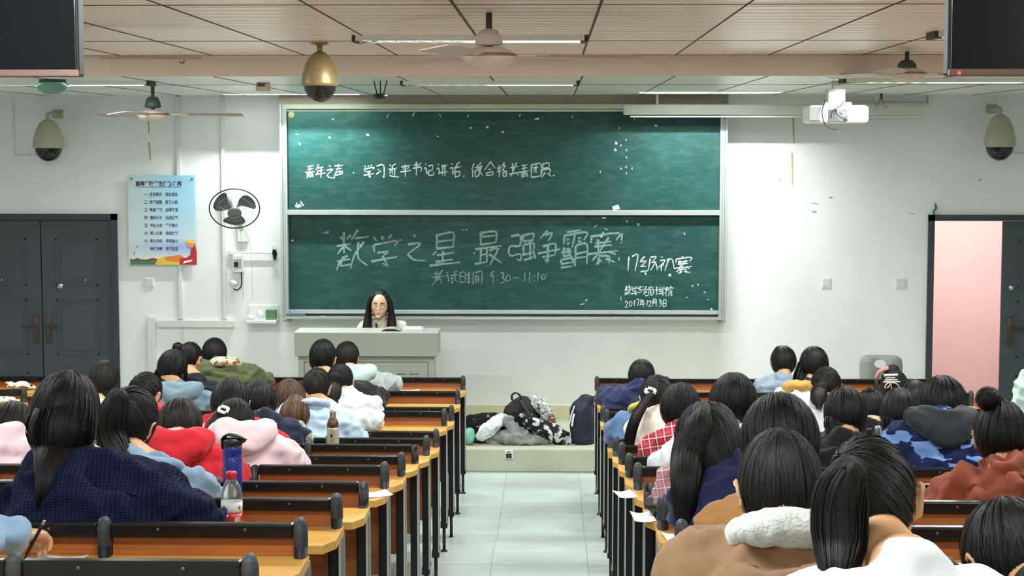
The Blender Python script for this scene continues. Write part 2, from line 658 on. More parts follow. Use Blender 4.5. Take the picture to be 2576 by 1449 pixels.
# ------------------------------------------------------------------ doors
def door_frame(name, x0, x1, top):
    mb = MB()
    w = 0.055
    mb.box((x0, WALL_Y - 0.035, 0), (x0 + w, WALL_Y + 0.2, top))
    mb.box((x1 - w, WALL_Y - 0.035, 0), (x1, WALL_Y + 0.2, top))
    mb.box((x0, WALL_Y - 0.035, top - w), (x1, WALL_Y + 0.2, top))
    return struct(mb.obj(name, M_FRAME))


def leaf_mesh(w, h):
    """pressed steel leaf, hinge at x=0, face towards -y, with raised framed panels"""
    mb = MB().bbox((0, -0.02, 0.01), (w, 0.02, h), 0.004)
    px0, px1 = w * 0.2, w * 0.8
    for z0, z1 in ((0.12, 0.62), (0.78, 1.30), (1.42, 1.86)):
        for s in (-1, 1):
            y = -0.02 if s < 0 else 0.02
            for a, b, c, d in ((px0, z0, px1, z0 + 0.018), (px0, z1 - 0.018, px1, z1), (px0, z0, px0 + 0.018, z1), (px1 - 0.018, z0, px1, z1)):
                mb.bbox((a, min(y, y + s * 0.006), b), (c, max(y, y + s * 0.006), d), 0.003)
            y2 = sorted((y, y + s * 0.004))
            mb.bbox((px0 + 0.05, y2[0], z0 + 0.05), (px1 - 0.05, y2[1], z1 - 0.05), 0.003)
    return mb


def handle_parts(parent, x, z, d, s=-1):
    y = s * 0.02
    mb = MB()
    mb.bbox((x - 0.024, min(y, y + s * 0.012), z - 0.13), (x + 0.024, max(y, y + s * 0.012), z + 0.13), 0.01, seg=3)
    plate = mb.obj('handle_plate', M_BRASS, parent)
    mb = MB().tube([(x, y, z + 0.03), (x, y + s * 0.045, z + 0.03), (x + d * 0.03, y + s * 0.055, z + 0.03), (x + d * 0.12, y + s * 0.05, z + 0.028)], [0.009, 0.009, 0.009, 0.007], 10)
    mb.obj('lever', M_BRASS, plate)
    mb = MB().tube([(x, y, z - 0.06), (x, y + s * 0.018, z - 0.06)], [0.012, 0.012], 12)
    mb.obj('lock_cylinder', M_BRASS, plate)


struct_l = door_frame('door_1', DL0, DL1, DT)
for (hx, wd, sgn) in ((DL1 - 0.058, 0.655, -1), (DL0 + 0.058, 0.655, 1)):
    w = wd
    o = bpy.data.objects.new('door_leaf', leaf_mesh(w, DT - 0.06).mesh('door_leaf', [M_DOOR]))
    COL.objects.link(o); o.parent = struct_l
    o.location = (hx if sgn > 0 else hx - w, WALL_Y + 0.03, 0)
    e = w - 0.055 if sgn > 0 else 0.055
    handle_parts(o, e, 1.02, -1 if sgn > 0 else 1)
    MB().tube([(w * 0.62 if sgn < 0 else w * 0.45, -0.02, 1.475), (w * 0.62 if sgn < 0 else w * 0.45, -0.03, 1.475)], [0.012, 0.011], 12).obj('door_viewer', M_STEEL, o)
    if sgn < 0:
        MB().lathe([(0.0, 0.0), (0.03, 0.0), (0.03, 0.01), (0.018, 0.02), (0.0, 0.022)], (0.17, -0.02, 1.42), axis=Matrix.Rotation(math.pi / 2, 3, 'X')).obj('door_knob', M_STEEL, o)
struct_r = door_frame('door_2', DR0, DR1, DT)
# closed leaf of the right door
w = 0.70
o = bpy.data.objects.new('door_leaf', leaf_mesh(w, DT - 0.06).mesh('door_leaf', [M_DOOR])); COL.objects.link(o); o.parent = struct_r
o.location = (DR1 - 0.058 - w, WALL_Y + 0.03, 0)
handle_parts(o, 0.085, 1.02, 1)
MB().lathe([(0.0, 0.0), (0.028, 0.0), (0.028, 0.01), (0.018, 0.02), (0.0, 0.022)], (0.085, -0.02, 1.42), axis=Matrix.Rotation(math.pi / 2, 3, 'X')).obj('door_knob', M_STEEL, o)
# leaf swung open into the corridor
o = bpy.data.objects.new('door_leaf', leaf_mesh(0.62, DT - 0.06).mesh('door_leaf', [mat('door_back_pink', (196, 138, 132), 0.6, var=0.05)])); COL.objects.link(o); o.parent = struct_r  # pink corridor light on the leaf is put into its colour
o.location = (DR0 + 0.075, WALL_Y + 0.2, 0); o.rotation_euler = (0, 0, math.radians(89))
handle_parts(o, 0.56, 1.04, -1, -1)


# ------------------------------------------------------------------ fluorescent fittings
M_TUBE = mat('lit_tube', (245, 252, 250), 0.5, var=0, emit=(240, 255, 250), estr=3.2)
M_REFL = mat('bright_reflector', (235, 238, 236), 0.18, 0.9, var=0)
M_TRAY = mat('fitting_white', (232, 234, 230), 0.35, var=0.02)
M_ENDCAP = mat('fitting_end', (70, 62, 58), 0.6, var=0.1)
lab_pos = {(-2.30, 15.50): 'recessed louvred strip light above the end of the blackboard nearest the wall fan',
           (1.35, 15.05): 'recessed louvred strip light just behind the hanging projector, near the front wall',
           (-3.40, 12.20): 'strip light past the ceiling step, beside the green glass ceiling lamp',
           (-0.43, 12.25): 'strip light past the ceiling step, over the middle of the blackboard',
           (2.55, 11.80): 'strip light past the ceiling step, above the white projector',
           (-0.43, 9.33): 'long strip light right behind the pale ceiling fan in the middle',
           (2.55, 9.05): 'strip light tucked behind the hung screen on the doorway side'}
for (fx, fy, rec) in FITTINGS:
    lab = lab_pos.get((fx, fy))
    if lab is None and fy > 8:
        lab = 'strip light hidden behind the hung screen above the closed grey door'
    if lab is None:
        lab = 'plain white strip light above the nearest benches, outside the picture'
    cz = CEIL_FAR if fy > STEP_Y else CEIL_NEAR
    t = thing('strip_light', lab, 'ceiling light', (fx, fy, cz), 'fluorescent strip lights')
    if rec:
        mb = MB()
        mb.box((-0.6, -rec, 0.135), (0.6, rec, 0.14))
        for s in (-1, 1):
            mb.box((-0.6, s * rec - 0.002, -0.004), (0.6, s * rec + 0.002, 0.14))
            mb.box((s * 0.6 - 0.002, -rec, -0.004), (s * 0.6 + 0.002, rec, 0.14))
        mb.obj('housing', M_TRAY, t)
        MB().tube([(-0.57, 0, 0.117), (0.57, 0, 0.117)], [0.013, 0.013], 12).obj('tube', M_TUBE, t)
        mb = MB()
        for i in range(13):
            x = -0.54 + 0.09 * i
            mb.box((x - 0.001, 0.002 - rec, -0.004), (x + 0.001, rec - 0.002, 0.03))
        mb.obj('louvre', M_REFL, t)
    else:
        mb = MB()
        for s in (-1, 1):
            mb.box((-0.6, s * 0.1 - 0.004, -0.03), (0.6, s * 0.1 + 0.004, 0.0))
        mb.box((-0.6, -0.1, -0.006), (0.6, 0.1, 0.0))
        mb.obj('housing', M_TRAY, t)
        for s in (-1, 1):
            MB().box((s * 0.6 - 0.02, -0.1, -0.034), (s * 0.6 + 0.02, 0.1, 0.0)).obj('end_cap', M_ENDCAP, t)
        MB().bbox((-0.02, -0.094, -0.03), (0.575, 0.094, -0.008), 0.004).obj('diffuser', M_TUBE, t)
        MB().tube([(-0.575, 0.03, -0.016), (-0.03, 0.03, -0.016)], [0.008, 0.008], 10).obj('tube', M_TUBE, t)
        mb = MB()
        for i in range(6):
            x = -0.53 + 0.098 * i
            mb.box((x - 0.004, -0.09, -0.031), (x + 0.004, 0.09, -0.008), rot=Matrix.Rotation(0.5, 3, 'Z'))
        mb.obj('louvre', M_REFL, t)
# ================================================================== things on the ceiling and the front wall
# ------------------------------------------------------------------ ceiling fans
M_FANW = mat('fan_enamel', (212, 196, 186), 0.4, var=0.05)
M_FANB = mat('fan_blade', (186, 172, 164), 0.45, var=0.06)
M_FANROD = mat('fan_rod', (74, 86, 84), 0.5, 0.3, var=0.1)


def ceiling_fan(x, y, ztop, zhub, phi, lab, R=0.68, dark=False):
    t = thing('ceiling_fan', lab, 'fan', (x, y, zhub), 'ceiling fans')
    h = ztop - zhub
    MB().tube([(0, 0, 0.03), (0, 0, h)], [0.014, 0.014], 12, rounded=False).obj('rod', M_FANROD, t)
    cm = M_FANROD if dark else M_FANW
    MB().lathe([(0.02, h * 0.62), (0.04, h * 0.58), (0.055, h * 0.42), (0.062, h * 0.26), (0.05, h * 0.22), (0.02, h * 0.21)]).obj('canopy_cup', cm, t)
    MB().lathe([(0.0, 0.035), (0.06, 0.032), (0.095, 0.018), (0.118, 0.0), (0.118, -0.012), (0.1, -0.034), (0.06, -0.05), (0.0, -0.055)], seg=36).obj('motor', M_FANW, t)
    MB().lathe([(0.114, 0.006), (0.1215, 0.002), (0.1215, -0.006), (0.114, -0.01)], seg=36).obj('trim_ring', mat('fan_ring', (150, 112, 74), 0.5, 0.4), t)
    for i in range(3):
        a = math.radians(phi + 120 * i)
        mb = MB()
        R3 = np.array(Matrix.Rotation(a, 3, 'Z') @ Matrix.Rotation(math.radians(9), 3, 'X'))
        rings = []
        for q, wd in ((0.2, 0.05), (0.25, 0.06), (0.45, 0.066), (R - 0.03, 0.072), (R, 0.062)):
            ring = np.array([(q, -wd, 0.003), (q, wd, 0.003), (q, wd, -0.001), (q, -wd, -0.001)])
            rings.append(ring @ R3.T + np.array((0, 0, -0.004)))
        mb.loft(rings, smooth=False)
        b = mb.obj('blade', M_FANB, t)
        mb = MB().box((0.1, -0.016, -0.004), (0.27, 0.016, 0.004))
        mb.v[0] = mb.v[0] @ R3.T
        mb.obj('blade_bracket', M_FANW, b)
    return t


p = at(1230, 138, 7.66)
ceiling_fan(p[0], 7.66, CEIL_NEAR, p[2], 13, 'pale ceiling fan in the middle, hanging in front of the long strip light')
p = at(385, 287, 13.2)
ceiling_fan(p[0], 13.2, CEIL_FAR, p[2], 20, 'ceiling fan with grey rod hanging in front of the wall above the poster', dark=True)
p = at(2281, 184, 11.0)
ceiling_fan(p[0], 11.0, CEIL_NEAR, p[2], 8, 'ceiling fan on a dark rod beside the hung screen with the red light', dark=True)
p = at(150, 143, 8.4)
ceiling_fan(p[0], 8.4, CEIL_NEAR, p[2], 4, 'ceiling fan mostly hidden behind the hung screen above the grey double door')

# ------------------------------------------------------------------ dome cameras
M_GOLD = mat('gold_camera_shell', (150, 130, 92), 0.4, 0.3, var=0.06)
M_CREAMC = mat('cream_camera_shell', (176, 172, 154), 0.5, var=0.08)
M_SMOKE = mat('smoked_dome', (26, 24, 28), 0.12, var=0, spec=0.6)


def dome(c, r, H, shell, lab, stem_top):
    """egg shaped shell above a smoked half dome; c is the middle of the join"""
    t = thing('dome_camera', lab, 'camera', c, 'dome cameras')
    MB().lathe([(0.0, H), (0.25 * r, 0.985 * H), (0.55 * r, 0.86 * H), (0.8 * r, 0.6 * H), (0.95 * r, 0.3 * H), (r, 0.05 * H), (r, 0.0), (0.9 * r, -0.01)], seg=36).obj('shell', shell, t)
    MB().lathe([(0.88 * r, 0.0)] + [(0.88 * r * math.cos(q), -0.95 * r * math.sin(q)) for q in np.linspace(0.05, math.pi / 2, 10)], seg=36).obj('lens_dome', M_SMOKE, t)
    if stem_top is None:
        mb = MB().tube([(0, 0, H - 0.01), (0, 0, H + 0.03), (0, 0.04, H + 0.05), (0, WALL_Y - c[1], H + 0.05)], [0.018] * 4, 12)
        mb.bbox((-0.05, WALL_Y - c[1] - 0.012, H + 0.01), (0.05, WALL_Y - c[1], H + 0.09), 0.004)
        mb.obj('wall_arm', shell, t)
    else:
        mb = MB().tube([(0, 0, H - 0.01), (0, 0, stem_top - c[2])], [0.016, 0.016], 12, rounded=False)
        mb.lathe([(0.016, stem_top - c[2] - 0.02), (0.05, stem_top - c[2] - 0.008), (0.05, stem_top - c[2])])
        mb.obj('drop_rod', shell, t)
    return t


dome(at(805, 213, 9.9), 0.104, 0.185, M_GOLD, 'gold dome camera hanging from the ceiling in front of the board corner', CEIL_NEAR)
dome(at(122, 370, 15.65), 0.138, 0.25, M_CREAMC, 'cream dome camera on the wall above the closed grey double door', None)
dome(at(2515, 367, 15.65), 0.138, 0.28, M_CREAMC, 'cream dome camera on the wall above the open pink doorway', None)

# ------------------------------------------------------------------ hung screens
M_SCREEN = mat('dark_glass', (13, 16, 21), 0.18, var=0)
M_BEZEL = mat('bezel_brown', (120, 92, 84), 0.4, var=0.05)
for (x0, x1, lab, led) in ((-1.72, at(193, 100, 3.6)[0], 'black hung screen in the corner above the grey double door', False),
                           (at(2389, 100, 3.6)[0], 1.56, 'black hung screen with a red standby light, above the pink doorway', True)):
    zb = at(1288, 191, 3.6)[2]
    t = thing('hung_screen', lab, 'television', ((x0 + x1) / 2, 3.6, zb), 'hung screens')
    hw, h = (x1 - x0) / 2, 0.40
    MB().bbox((-hw, 0.012, 0), (hw, 0.06, h), 0.006).obj('casing', M_BLACKP, t)
    MB().box((-hw + 0.004, -0.001, 0.0135), (hw - 0.004, 0.013, h - 0.012)).obj('screen', M_SCREEN, t)
    mb = MB().bbox((-hw, -0.004, 0.0), (hw, 0.014, 0.0135), 0.002)
    bz = mb.obj('bezel', M_BEZEL, t)
    if led:
        MB().ball((-hw + 0.02, -0.005, 0.005), 0.0035).obj('standby_light', mat('red_led', (255, 60, 60), 0.4, var=0, emit=(255, 50, 60), estr=4), bz)
    mb = MB().tube([(0, 0.05, h * 0.6), (0, 0.09, h - 0.04), (0, 0.09, CEIL_NEAR - zb)], [0.02, 0.02, 0.02], 12, rounded=False)
    mb.obj('ceiling_mount', M_BLACKP, t)

# ------------------------------------------------------------------ projector, small ceiling things
p = at(2101, 288, 12.3)
t = thing('projector', 'white projector with dangling cables hanging from the ceiling on a pole', 'projector', p)
mb = MB().bbox((-0.21, -0.15, -0.062), (0.21, 0.15, 0.062), 0.03, seg=4)
mb.obj('body', mat('projector_white', (238, 240, 240), 0.35, var=0.02), t)
MB().bbox((-0.205, -0.156, -0.045), (-0.12, -0.146, 0.05), 0.004).obj('vent_grille', mat('projector_grey', (150, 152, 150), 0.5), t)
mb = MB().bbox((-0.07, -0.157, -0.05), (0.06, -0.147, 0.035), 0.003)
for q in range(5):
    mb.bbox((-0.06 + q * 0.023, -0.161, -0.03 + (q % 2) * 0.03), (-0.042 + q * 0.023, -0.155, -0.012 + (q % 2) * 0.03), 0.002)
mb.obj('socket_panel', mat('socket_grey', (96, 98, 100), 0.5, var=0.3, vscale=30), t)
mb = MB().bbox((-0.09, -0.08, 0.062), (0.1, 0.08, 0.085), 0.004)
mb.bbox((-0.06, -0.06, 0.085), (0.06, 0.06, 0.16), 0.01)
mb.tube([(0, 0, 0.16), (0, 0, CEIL_FAR - p[2])], [0.028, 0.028], 14, rounded=False)
mb.lathe([(0.03, 0.15), (0.07, 0.16), (0.07, 0.175), (0.03, 0.18)])
mb.obj('pole_mount', M_GREYP, t)
mb = MB().tube([(-0.09, -0.13, 0.09), (-0.12, -0.19, 0.02), (-0.1, -0.2, -0.07), (-0.03, -0.2, -0.105), (0.03, -0.19, -0.08), (0.05, -0.16, -0.02)], [0.004] * 6, 8)
mb.tube([(-0.02, -0.16, 0.03), (-0.02, -0.19, 0.0), (0.02, -0.19, -0.03), (0.06, -0.165, -0.04)], [0.004] * 4, 8)
mb.tube([(0.04, -0.1, 0.085), (0.01, -0.18, 0.06), (-0.05, -0.185, 0.02), (-0.05, -0.16, -0.02)], [0.003] * 4, 8)
mb.obj('cable', mat('cable_black', (32, 33, 36), 0.5), t)

p = at(957, 243, 12.2)
t = thing('ceiling_sensor', 'small black device hanging under the ceiling above the blackboard', 'sensor', p)
MB().lathe([(0.0, -0.016), (0.035, -0.016), (0.05, -0.004), (0.052, 0.012), (0.04, 0.02), (0.0, 0.022)]).obj('body', M_BLACKP, t)
mb = MB()
for q in (-0.045, 0.0, 0.045):
    mb.tube([(q * 0.5, 0, 0.015), (q, 0, CEIL_FAR - p[2])], [0.004, 0.004], 8, rounded=False)
mb.obj('hanger', M_BLACKP, t)
p = at(662, 218, 12.6)
t = thing('smoke_detector', 'small cream box hanging under the ceiling beside the gold camera', 'detector', p)
MB().bbox((-0.05, -0.04, -0.035), (0.05, 0.04, CEIL_FAR - p[2]), 0.012, seg=3).obj('body', mat('detector_cream', (214, 196, 186), 0.5), t)
MB().bbox((-0.035, -0.044, 0.0), (0.02, -0.038, 0.02), 0.003).obj('sensor_eye', mat('detector_dark', (96, 74, 66), 0.5), t)
p = at(132, 207, 11.9)
t = thing('glass_ceiling_lamp', 'round green glass ceiling lamp below the hung screen corner', 'ceiling light', (p[0], 11.9, CEIL_FAR))
MB().lathe([(0.0, 0.0), (0.09, 0.0), (0.09, -0.02), (0.0, -0.02)]).obj('base', M_FANROD, t)
MB().lathe([(0.085, -0.015), (0.105, -0.03), (0.11, -0.05), (0.09, -0.08), (0.05, -0.095), (0.0, -0.1)]).obj('glass_shade', mat('green_glass', (120, 165, 150), 0.15, var=0, trans=0.35), t)
p = at(460, 150, 11.3)
t = tag(MB().tube([(0, 0.04, 0.03), (0, -0.01, 0.02), (0.012, -0.02, -0.01), (0, -0.02, -0.025), (-0.015, -0.02, -0.012)], [0.004] * 5, 8).obj('ceiling_hook', M_BRASS), 'tiny brown hook on the warm ceiling step near the fan tip', 'hook')
t.location = p
p = at(2217, 250, 15.45)
t = thing('cable_drop', 'thin grey rod with frayed red cable ends beside the projector', 'cable', p)
MB().tube([(0, 0, 0.0), (0, 0, CEIL_FAR - p[2])], [0.012, 0.012], 10, rounded=False).obj('rod', M_FANROD, t)
mb = MB()
for a in (-0.05, 0.02, 0.05):
    mb.tube([(0, 0, 0.02), (a * 0.4, -0.02, -0.02), (a, -0.02, -0.075)], [0.003] * 3, 6)
mb.obj('loose_wire', mat('red_wire', (176, 110, 100), 0.6), t)

# ------------------------------------------------------------------ roll-up screen case
a = at(1568, 263, 15.6); b = at(2318, 292, 15.6)
t = thing('projection_screen', 'long white case of a rolled-up projection screen over the board corner', 'screen', ((a[0] + b[0]) / 2, 15.6, b[2]))
hw = (b[0] - a[0]) / 2; hh = a[2] - b[2]
MB().bbox((-hw, -0.06, 0.012), (hw, 0.07, hh), 0.012, seg=3).obj('case', mat('screen_case', (206, 210, 200), 0.45, var=0.03), t)
MB().bbox((-hw + 0.06, -0.03, -0.012), (hw - 0.01, 0.03, 0.006), 0.008, seg=3).obj('bottom_bar', M_GREYP, t)
mb = MB()
for x in (-hw + 0.3, hw - 0.4):
    mb.bbox((x - 0.012, -0.012, hh - 0.01), (x + 0.012, 0.012, CEIL_FAR - b[2]), 0.003)
mb.obj('bracket', M_GREYP, t)
a = at(2080, 262, 15.9)
b = at(2345, 238, 15.9)
t = tag(MB().bbox((a[0], 15.93, a[2] - 0.02), (b[0], 15.97, a[2] + 0.01), 0.004).obj('wall_conduit', M_GREYP), 'thin horizontal conduit just above the screen case end', 'conduit')
mbx = MB().bbox((b[0] - 0.025, 15.93, a[2] + 0.01), (b[0], 15.97, b[2]), 0.004)
mbx.obj('riser', M_GREYP, t)

# ------------------------------------------------------------------ sliding blackboard
_k = NT('green_board')
_v = _k.coords()
_d1 = _k.noise(_v, 1.7, 6, 0.65); _d2 = _k.noise(_k.coords((1.0, 1.0, 3.0)), 6.0, 5, 0.7)
_c1 = _k.ramp(_d1, [(0.35, lin((16, 61, 57))), (0.75, lin((27, 79, 74)))])
_c2 = _k.ramp(_d2, [(0.45, (0, 0, 0, 1)), (0.95, (0.5, 0.5, 0.5, 1))])
_k.l(_k.mix(_c2, _c1, lin((88, 120, 116))), _k.b.inputs['Base Color'])
_k.b.inputs['Roughness'].default_value = 0.5
_k.b.inputs['Specular IOR Level'].default_value = 0.35
M_BOARD = _k.m
_k = NT('chalk')
_f = _k.noise(_k.coords(), 140, 2)
_k.l(_k.ramp(_f, [(0.3, lin((120, 150, 146))), (0.65, lin((232, 240, 238)))]), _k.b.inputs['Base Color'])
_k.b.inputs['Roughness'].default_value = 0.95
M_CHALK = _k.m
_k = NT('faint_chalk')
_f = _k.noise(_k.coords(), 140, 2)
_k.l(_k.ramp(_f, [(0.3, lin((66, 104, 98))), (0.7, lin((164, 186, 182)))]), _k.b.inputs['Base Color'])
_k.b.inputs['Roughness'].default_value = 0.95
M_CHALKF = _k.m
M_ALU = mat('board_aluminium', (198, 204, 202), 0.32, 0.55, var=0.04)

YU, YL = 15.80, 15.845       # faces of the front (upper) and rear (lower) sheets
bl = at(708, 268, YU); br = at(1828, 268, YU)
t0 = thing('sliding_blackboard', 'wide green sliding blackboard in an aluminium frame, covered with chalk writing', 'blackboard', ((bl[0] + br[0]) / 2, WALL_Y, at(1200, 795, YU)[2]))
OB = np.array(t0.location)


def rel(px, py, Y):
    return at(px, py, Y) - OB


def bpart(mb, name, m):
    return mb.obj(name, m, t0)


a = rel(724, 281, YU); b = rel(1810, 529, YU)
bpart(MB().box((a[0], YU - OB[1], b[2]), (b[0], YU - OB[1] + 0.02, a[2])), 'upper_sheet', M_BOARD)
a2 = rel(727, 541, YL); b2 = rel(1809, 781, YL)
bpart(MB().box((a2[0], YL - OB[1], b2[2]), (b2[0], YL - OB[1] + 0.02, a2[2] + 0.06)), 'lower_sheet', M_BOARD)
mb = MB()
yu = YU - OB[1]; yl = YL - OB[1]
mb.bbox((a[0] - 0.02, yu - 0.02, b[2] - 0.045), (b[0] + 0.015, yu + 0.025, b[2]), 0.004)      # rail under the upper sheet
mb.bbox((a[0] - 0.02, yu - 0.008, a[2]), (b[0] + 0.015, yu + 0.025, a[2] + 0.02), 0.003)
bpart(mb, 'upper_sheet_rail', M_ALU)
mb = MB().bbox((a2[0] - 0.01, yl - 0.012, b2[2] - 0.035), (b2[0] + 0.01, yl + 0.02, b2[2]), 0.004)
bpart(mb, 'lower_sheet_rail', M_ALU)
top = rel(720, 262, YU)[2]; bot = rel(720, 800, YU)[2]
for (p0, p1) in ((706, 724), (1810, 1829)):
    mb = MB()
    q0 = rel(p0, 500, YU)[0]; q1 = rel(p1, 500, YU)[0]
    for i in range(3):
        w = (q1 - q0) / 3
        mb.bbox((q0 + i * w, yu - 0.03 + 0.012 * (i % 2), bot), (q0 + i * w + w * 0.97, 0.0, top), 0.003)
    bpart(mb, 'side_rail', M_ALU)
mb = MB().bbox((rel(712, 0, YU)[0], yu - 0.035, top - 0.045), (rel(1825, 0, YU)[0], 0.0, top), 0.004)
bpart(mb, 'top_rail', mat('board_top_dusty', (196, 204, 186), 0.5, 0.1, var=0.12, vscale=5))
mb = MB().bbox((rel(714, 0, YU)[0], yu - 0.085, bot - 0.002), (rel(1822, 0, YU)[0], 0.0, bot + 0.014), 0.004)
mb.box((rel(714, 0, YU)[0], yu - 0.085, bot + 0.014), (rel(1822, 0, YU)[0], yu - 0.078, bot + 0.024))
tray = bpart(mb, 'chalk_tray', M_ALU)
mb = MB()
rnd = random.Random(3)
for px in (812, 1150, 1318, 1422, 1475, 1546, 1605):
    q = rel(px, 792, 15.77)
    mb.bbox((q[0] - 0.02, yu - 0.05, bot + 0.014), (q[0] + 0.02, yu - 0.04, bot + 0.023), 0.003)
mb.obj('chalk_stick', M_CHALK, tray)
q = rel(745, 790, 15.8)
MB().bbox((q[0] - 0.08, yu - 0.07, bot + 0.014), (q[0] + 0.09, yu - 0.03, bot + 0.05), 0.006).obj('board_eraser', mat('eraser_grey', (92, 110, 122), 0.8), tray)
mb = MB()
for px in (722, 1815):
    q = rel(px, 800, YU)
    mb.bbox((q[0] - 0.03, yu - 0.06, bot - 0.03), (q[0] + 0.03, 0, bot), 0.005)
bpart(mb, 'tray_bracket', mat('bracket_old', (150, 146, 132), 0.6, var=0.2))
q = rel(733, 289, YU)
bpart(MB().ball((q[0], yu - 0.002, q[2]), (0.03, 0.006, 0.03)), 'wall_hook', mat('cream_stopper', (176, 172, 132), 0.6))

# chalk handwriting: strokes on a 10 x 10 grid
G = {
    '青': '2171 2373 0585 4145 2629 266679 3767 3868', '年': '3013 2272 2474 2426 0696 5259',
    '之': '4051 237326 264899', '声': '1181 4043 2373 2575 2777 7577 5557 2509',
    '学': '1122 4142 7162 1315 139384 256546 466948 0797', '习': '11717968 2334 1654',
    '近': '6031 3137 3373 5358 1021 032316 173899', '平': '1282 2334 7354 0595 4149',
    '书': '226264 148487 4049 7182', '记': '1021 03232736 427275 4575 45488886',
    '讲': '1021 03232736 4292 3696 5158 7179', '话': '1021 03232736 8051 3393 6136 4649 468689 4989',
    '做': '2004 1419 3373 5155 3539 356569 3969 8062 7393 827659 637699',
    '合': '5005 5095 3565 2729 277779 2979', '格': '0343 2129 2406 2436 6042 527245 5489 5659 568689 5989',
    '共': '1383 3037 6037 0797 3719 6789', '团': '1119 119199 1999 2373 5157 5336',
    '员': '2023 207073 2373 1417 148487 4619 6799',
    '数': '1122 4132 0343 2025 2305 2345 261848 361709 0747 6042 5292 835649 636799',
    '星': '2024 207074 2272 2474 2516 2676 2878 0999 4549',
    '最': '2023 207073 2171 2373 0494 2428 4448 2646 0848 558559 5699',
    '强': '1141441417474938 5153 518183 5383 5457 548487 5787 7379 5998 8799',
    '争': '4012 316143 247477 0696 2777 444938',
    '霸': '2070 1113 119183 5044 2232 2333 6272 6373 0545 1416 3436 1636 0708 074748 0848 0949 2459 5459 549499 5696 5797',
    '赛': '4051 1113 119183 2373 2474 0696 3236 6236 3618 6687 3739 376769 4829 5889',
    '级': '20033306 0636 0949 518164 5249 648599 8459', '初': '2131 134307 2529 3536 538398 6349',
    '考': '1272 3035 0494 8009 3565 35367679', '试': '1021 03232736 4393 4565 5558 4968 707699 8091',
    '时': '1118 115158 1454 1858 6393 818978 6576', '间': '1122 1219 31919989 3438 346468 3666 3868',
    '与': '2024747868 2171 0656', '统': '20033306 0636 0949 6071 4292 634484 5549 75799988',
    '计': '1021 03232736 4494 6169', '院': '1119 1131233415 6071 4244 429293 5484 4696 5649 757998',
    '日': '2129 217179 2575 2979', '月': '2118 217179 2373 2575',
    '0': '41141849777341', '1': '5149', '2': '132252641979', '3': '21516345766929', '7': '217149', '9': '714234647269',
    '“': '2113 5143', '”': '2314 5344', '·': '4555', ',': '4738', '.': '4757', '!': '5157 5859', '-': '1585', ':': '5354 5758',
}


def chalk(mb, ch, px, py, w, h, Y, wd, rnd, mi=0, tilt=0.12):
    off = 0.0
    for st in G[ch].split():
        P = []
        for i in range(0, len(st), 2):
            x, y = int(st[i]) / 9 - 0.5, int(st[i + 1]) / 9 - 0.5
            x += rnd.uniform(-0.025, 0.025); y += rnd.uniform(-0.025, 0.025)
            y -= tilt * x
            P.append(rel(px + x * w, py + y * h, Y))
        P = np.array(P)[:, [0, 2]]
        P, _ = catmull(P, np.ones((len(P), 1)), 3)
        n = len(P)
        T = np.gradient(P, axis=0); T /= np.linalg.norm(T, axis=1)[:, None] + 1e-9
        N = np.stack([-T[:, 1], T[:, 0]], 1)
        off += 0.00005
        ww = np.array([wd * (1.15 - 0.55 * i / max(1, n - 1)) * rnd.uniform(0.85, 1.1) for i in range(n)])[:, None] / 2
        A, B = P + N * ww, P - N * ww
        y = Y - OB[1] - 0.0012 - off
        v = [(q[0], y, q[1]) for q in A] + [(q[0], y, q[1]) for q in B]
        mb.add(v, [(i, i + 1, n + i + 1, n + i) for i in range(n - 1)], None, mi, False)


def chalk_line(items, Y, wd, name, seed, m=M_CHALK):
    mb = MB(); r = random.Random(seed)
    for (ch, px, py, w, h) in items:
        chalk(mb, ch, px, py, w, h, Y, wd, r)
    o = mb.obj(name, m, t0, fix=False)
    return o


line1 = [(c, x, y, 27, 34) for c, x, y in (('青', 781, 431), ('年', 806, 431), ('之', 830, 433), ('声', 853, 430), ('·', 889, 433), ('学', 928, 429), ('习', 958, 430), ('近', 991, 430),
         ('平', 1021, 428), ('书', 1049, 424), ('记', 1080, 427), ('讲', 1112, 428), ('话', 1146, 427), (',', 1170, 432), ('做', 1200, 427), ('合', 1232, 424), ('格', 1264, 427),
         ('共', 1294, 426), ('青', 1320, 429), ('团', 1347, 427), ('员', 1373, 428), ('.', 1393, 432))]
chalk_line(line1, YU, 0.0125, 'chalk_slogan', 1)
line2 = [('“', 824, 592, 22, 26), ('数', 887, 627, 78, 90), ('学', 966, 628, 64, 90), ('之', 1043, 625, 60, 70), ('星', 1119, 627, 78, 76), ('”', 1173, 580, 24, 20), ('最', 1228, 626, 68, 84),
         ('强', 1312, 620, 74, 72), ('争', 1381, 620, 56, 80), ('霸', 1444, 625, 66, 88), ('赛', 1518, 622, 78, 80), ('!', 1562, 599, 30, 28)]
chalk_line(line2, YL, 0.021, 'chalk_title', 2, M_CHALKF)
line3 = [('1', 1581, 661, 24, 40), ('7', 1598, 660, 26, 44), ('级', 1633, 662, 42, 38), ('初', 1675, 661, 40, 40), ('赛', 1718, 666, 44, 42)]
chalk_line(line3, YL, 0.013, 'chalk_round', 3)
line4 = [('考', 1102, 698, 28, 34), ('试', 1136, 698, 30, 30), ('时', 1168, 697, 28, 30), ('间', 1200, 697, 24, 32), ('9', 1238, 696, 18, 32), (':', 1250, 697, 16, 24), ('3', 1264, 697, 18, 28), ('0', 1279, 698, 14, 18),
         ('-', 1299, 697, 22, 20), ('1', 1320, 696, 16, 26), ('1', 1332, 696, 16, 30), (':', 1343, 698, 14, 24), ('1', 1353, 696, 14, 28), ('0', 1368, 695, 14, 14)]
chalk_line(line4, YL, 0.010, 'chalk_exam_time', 4, M_CHALKF)
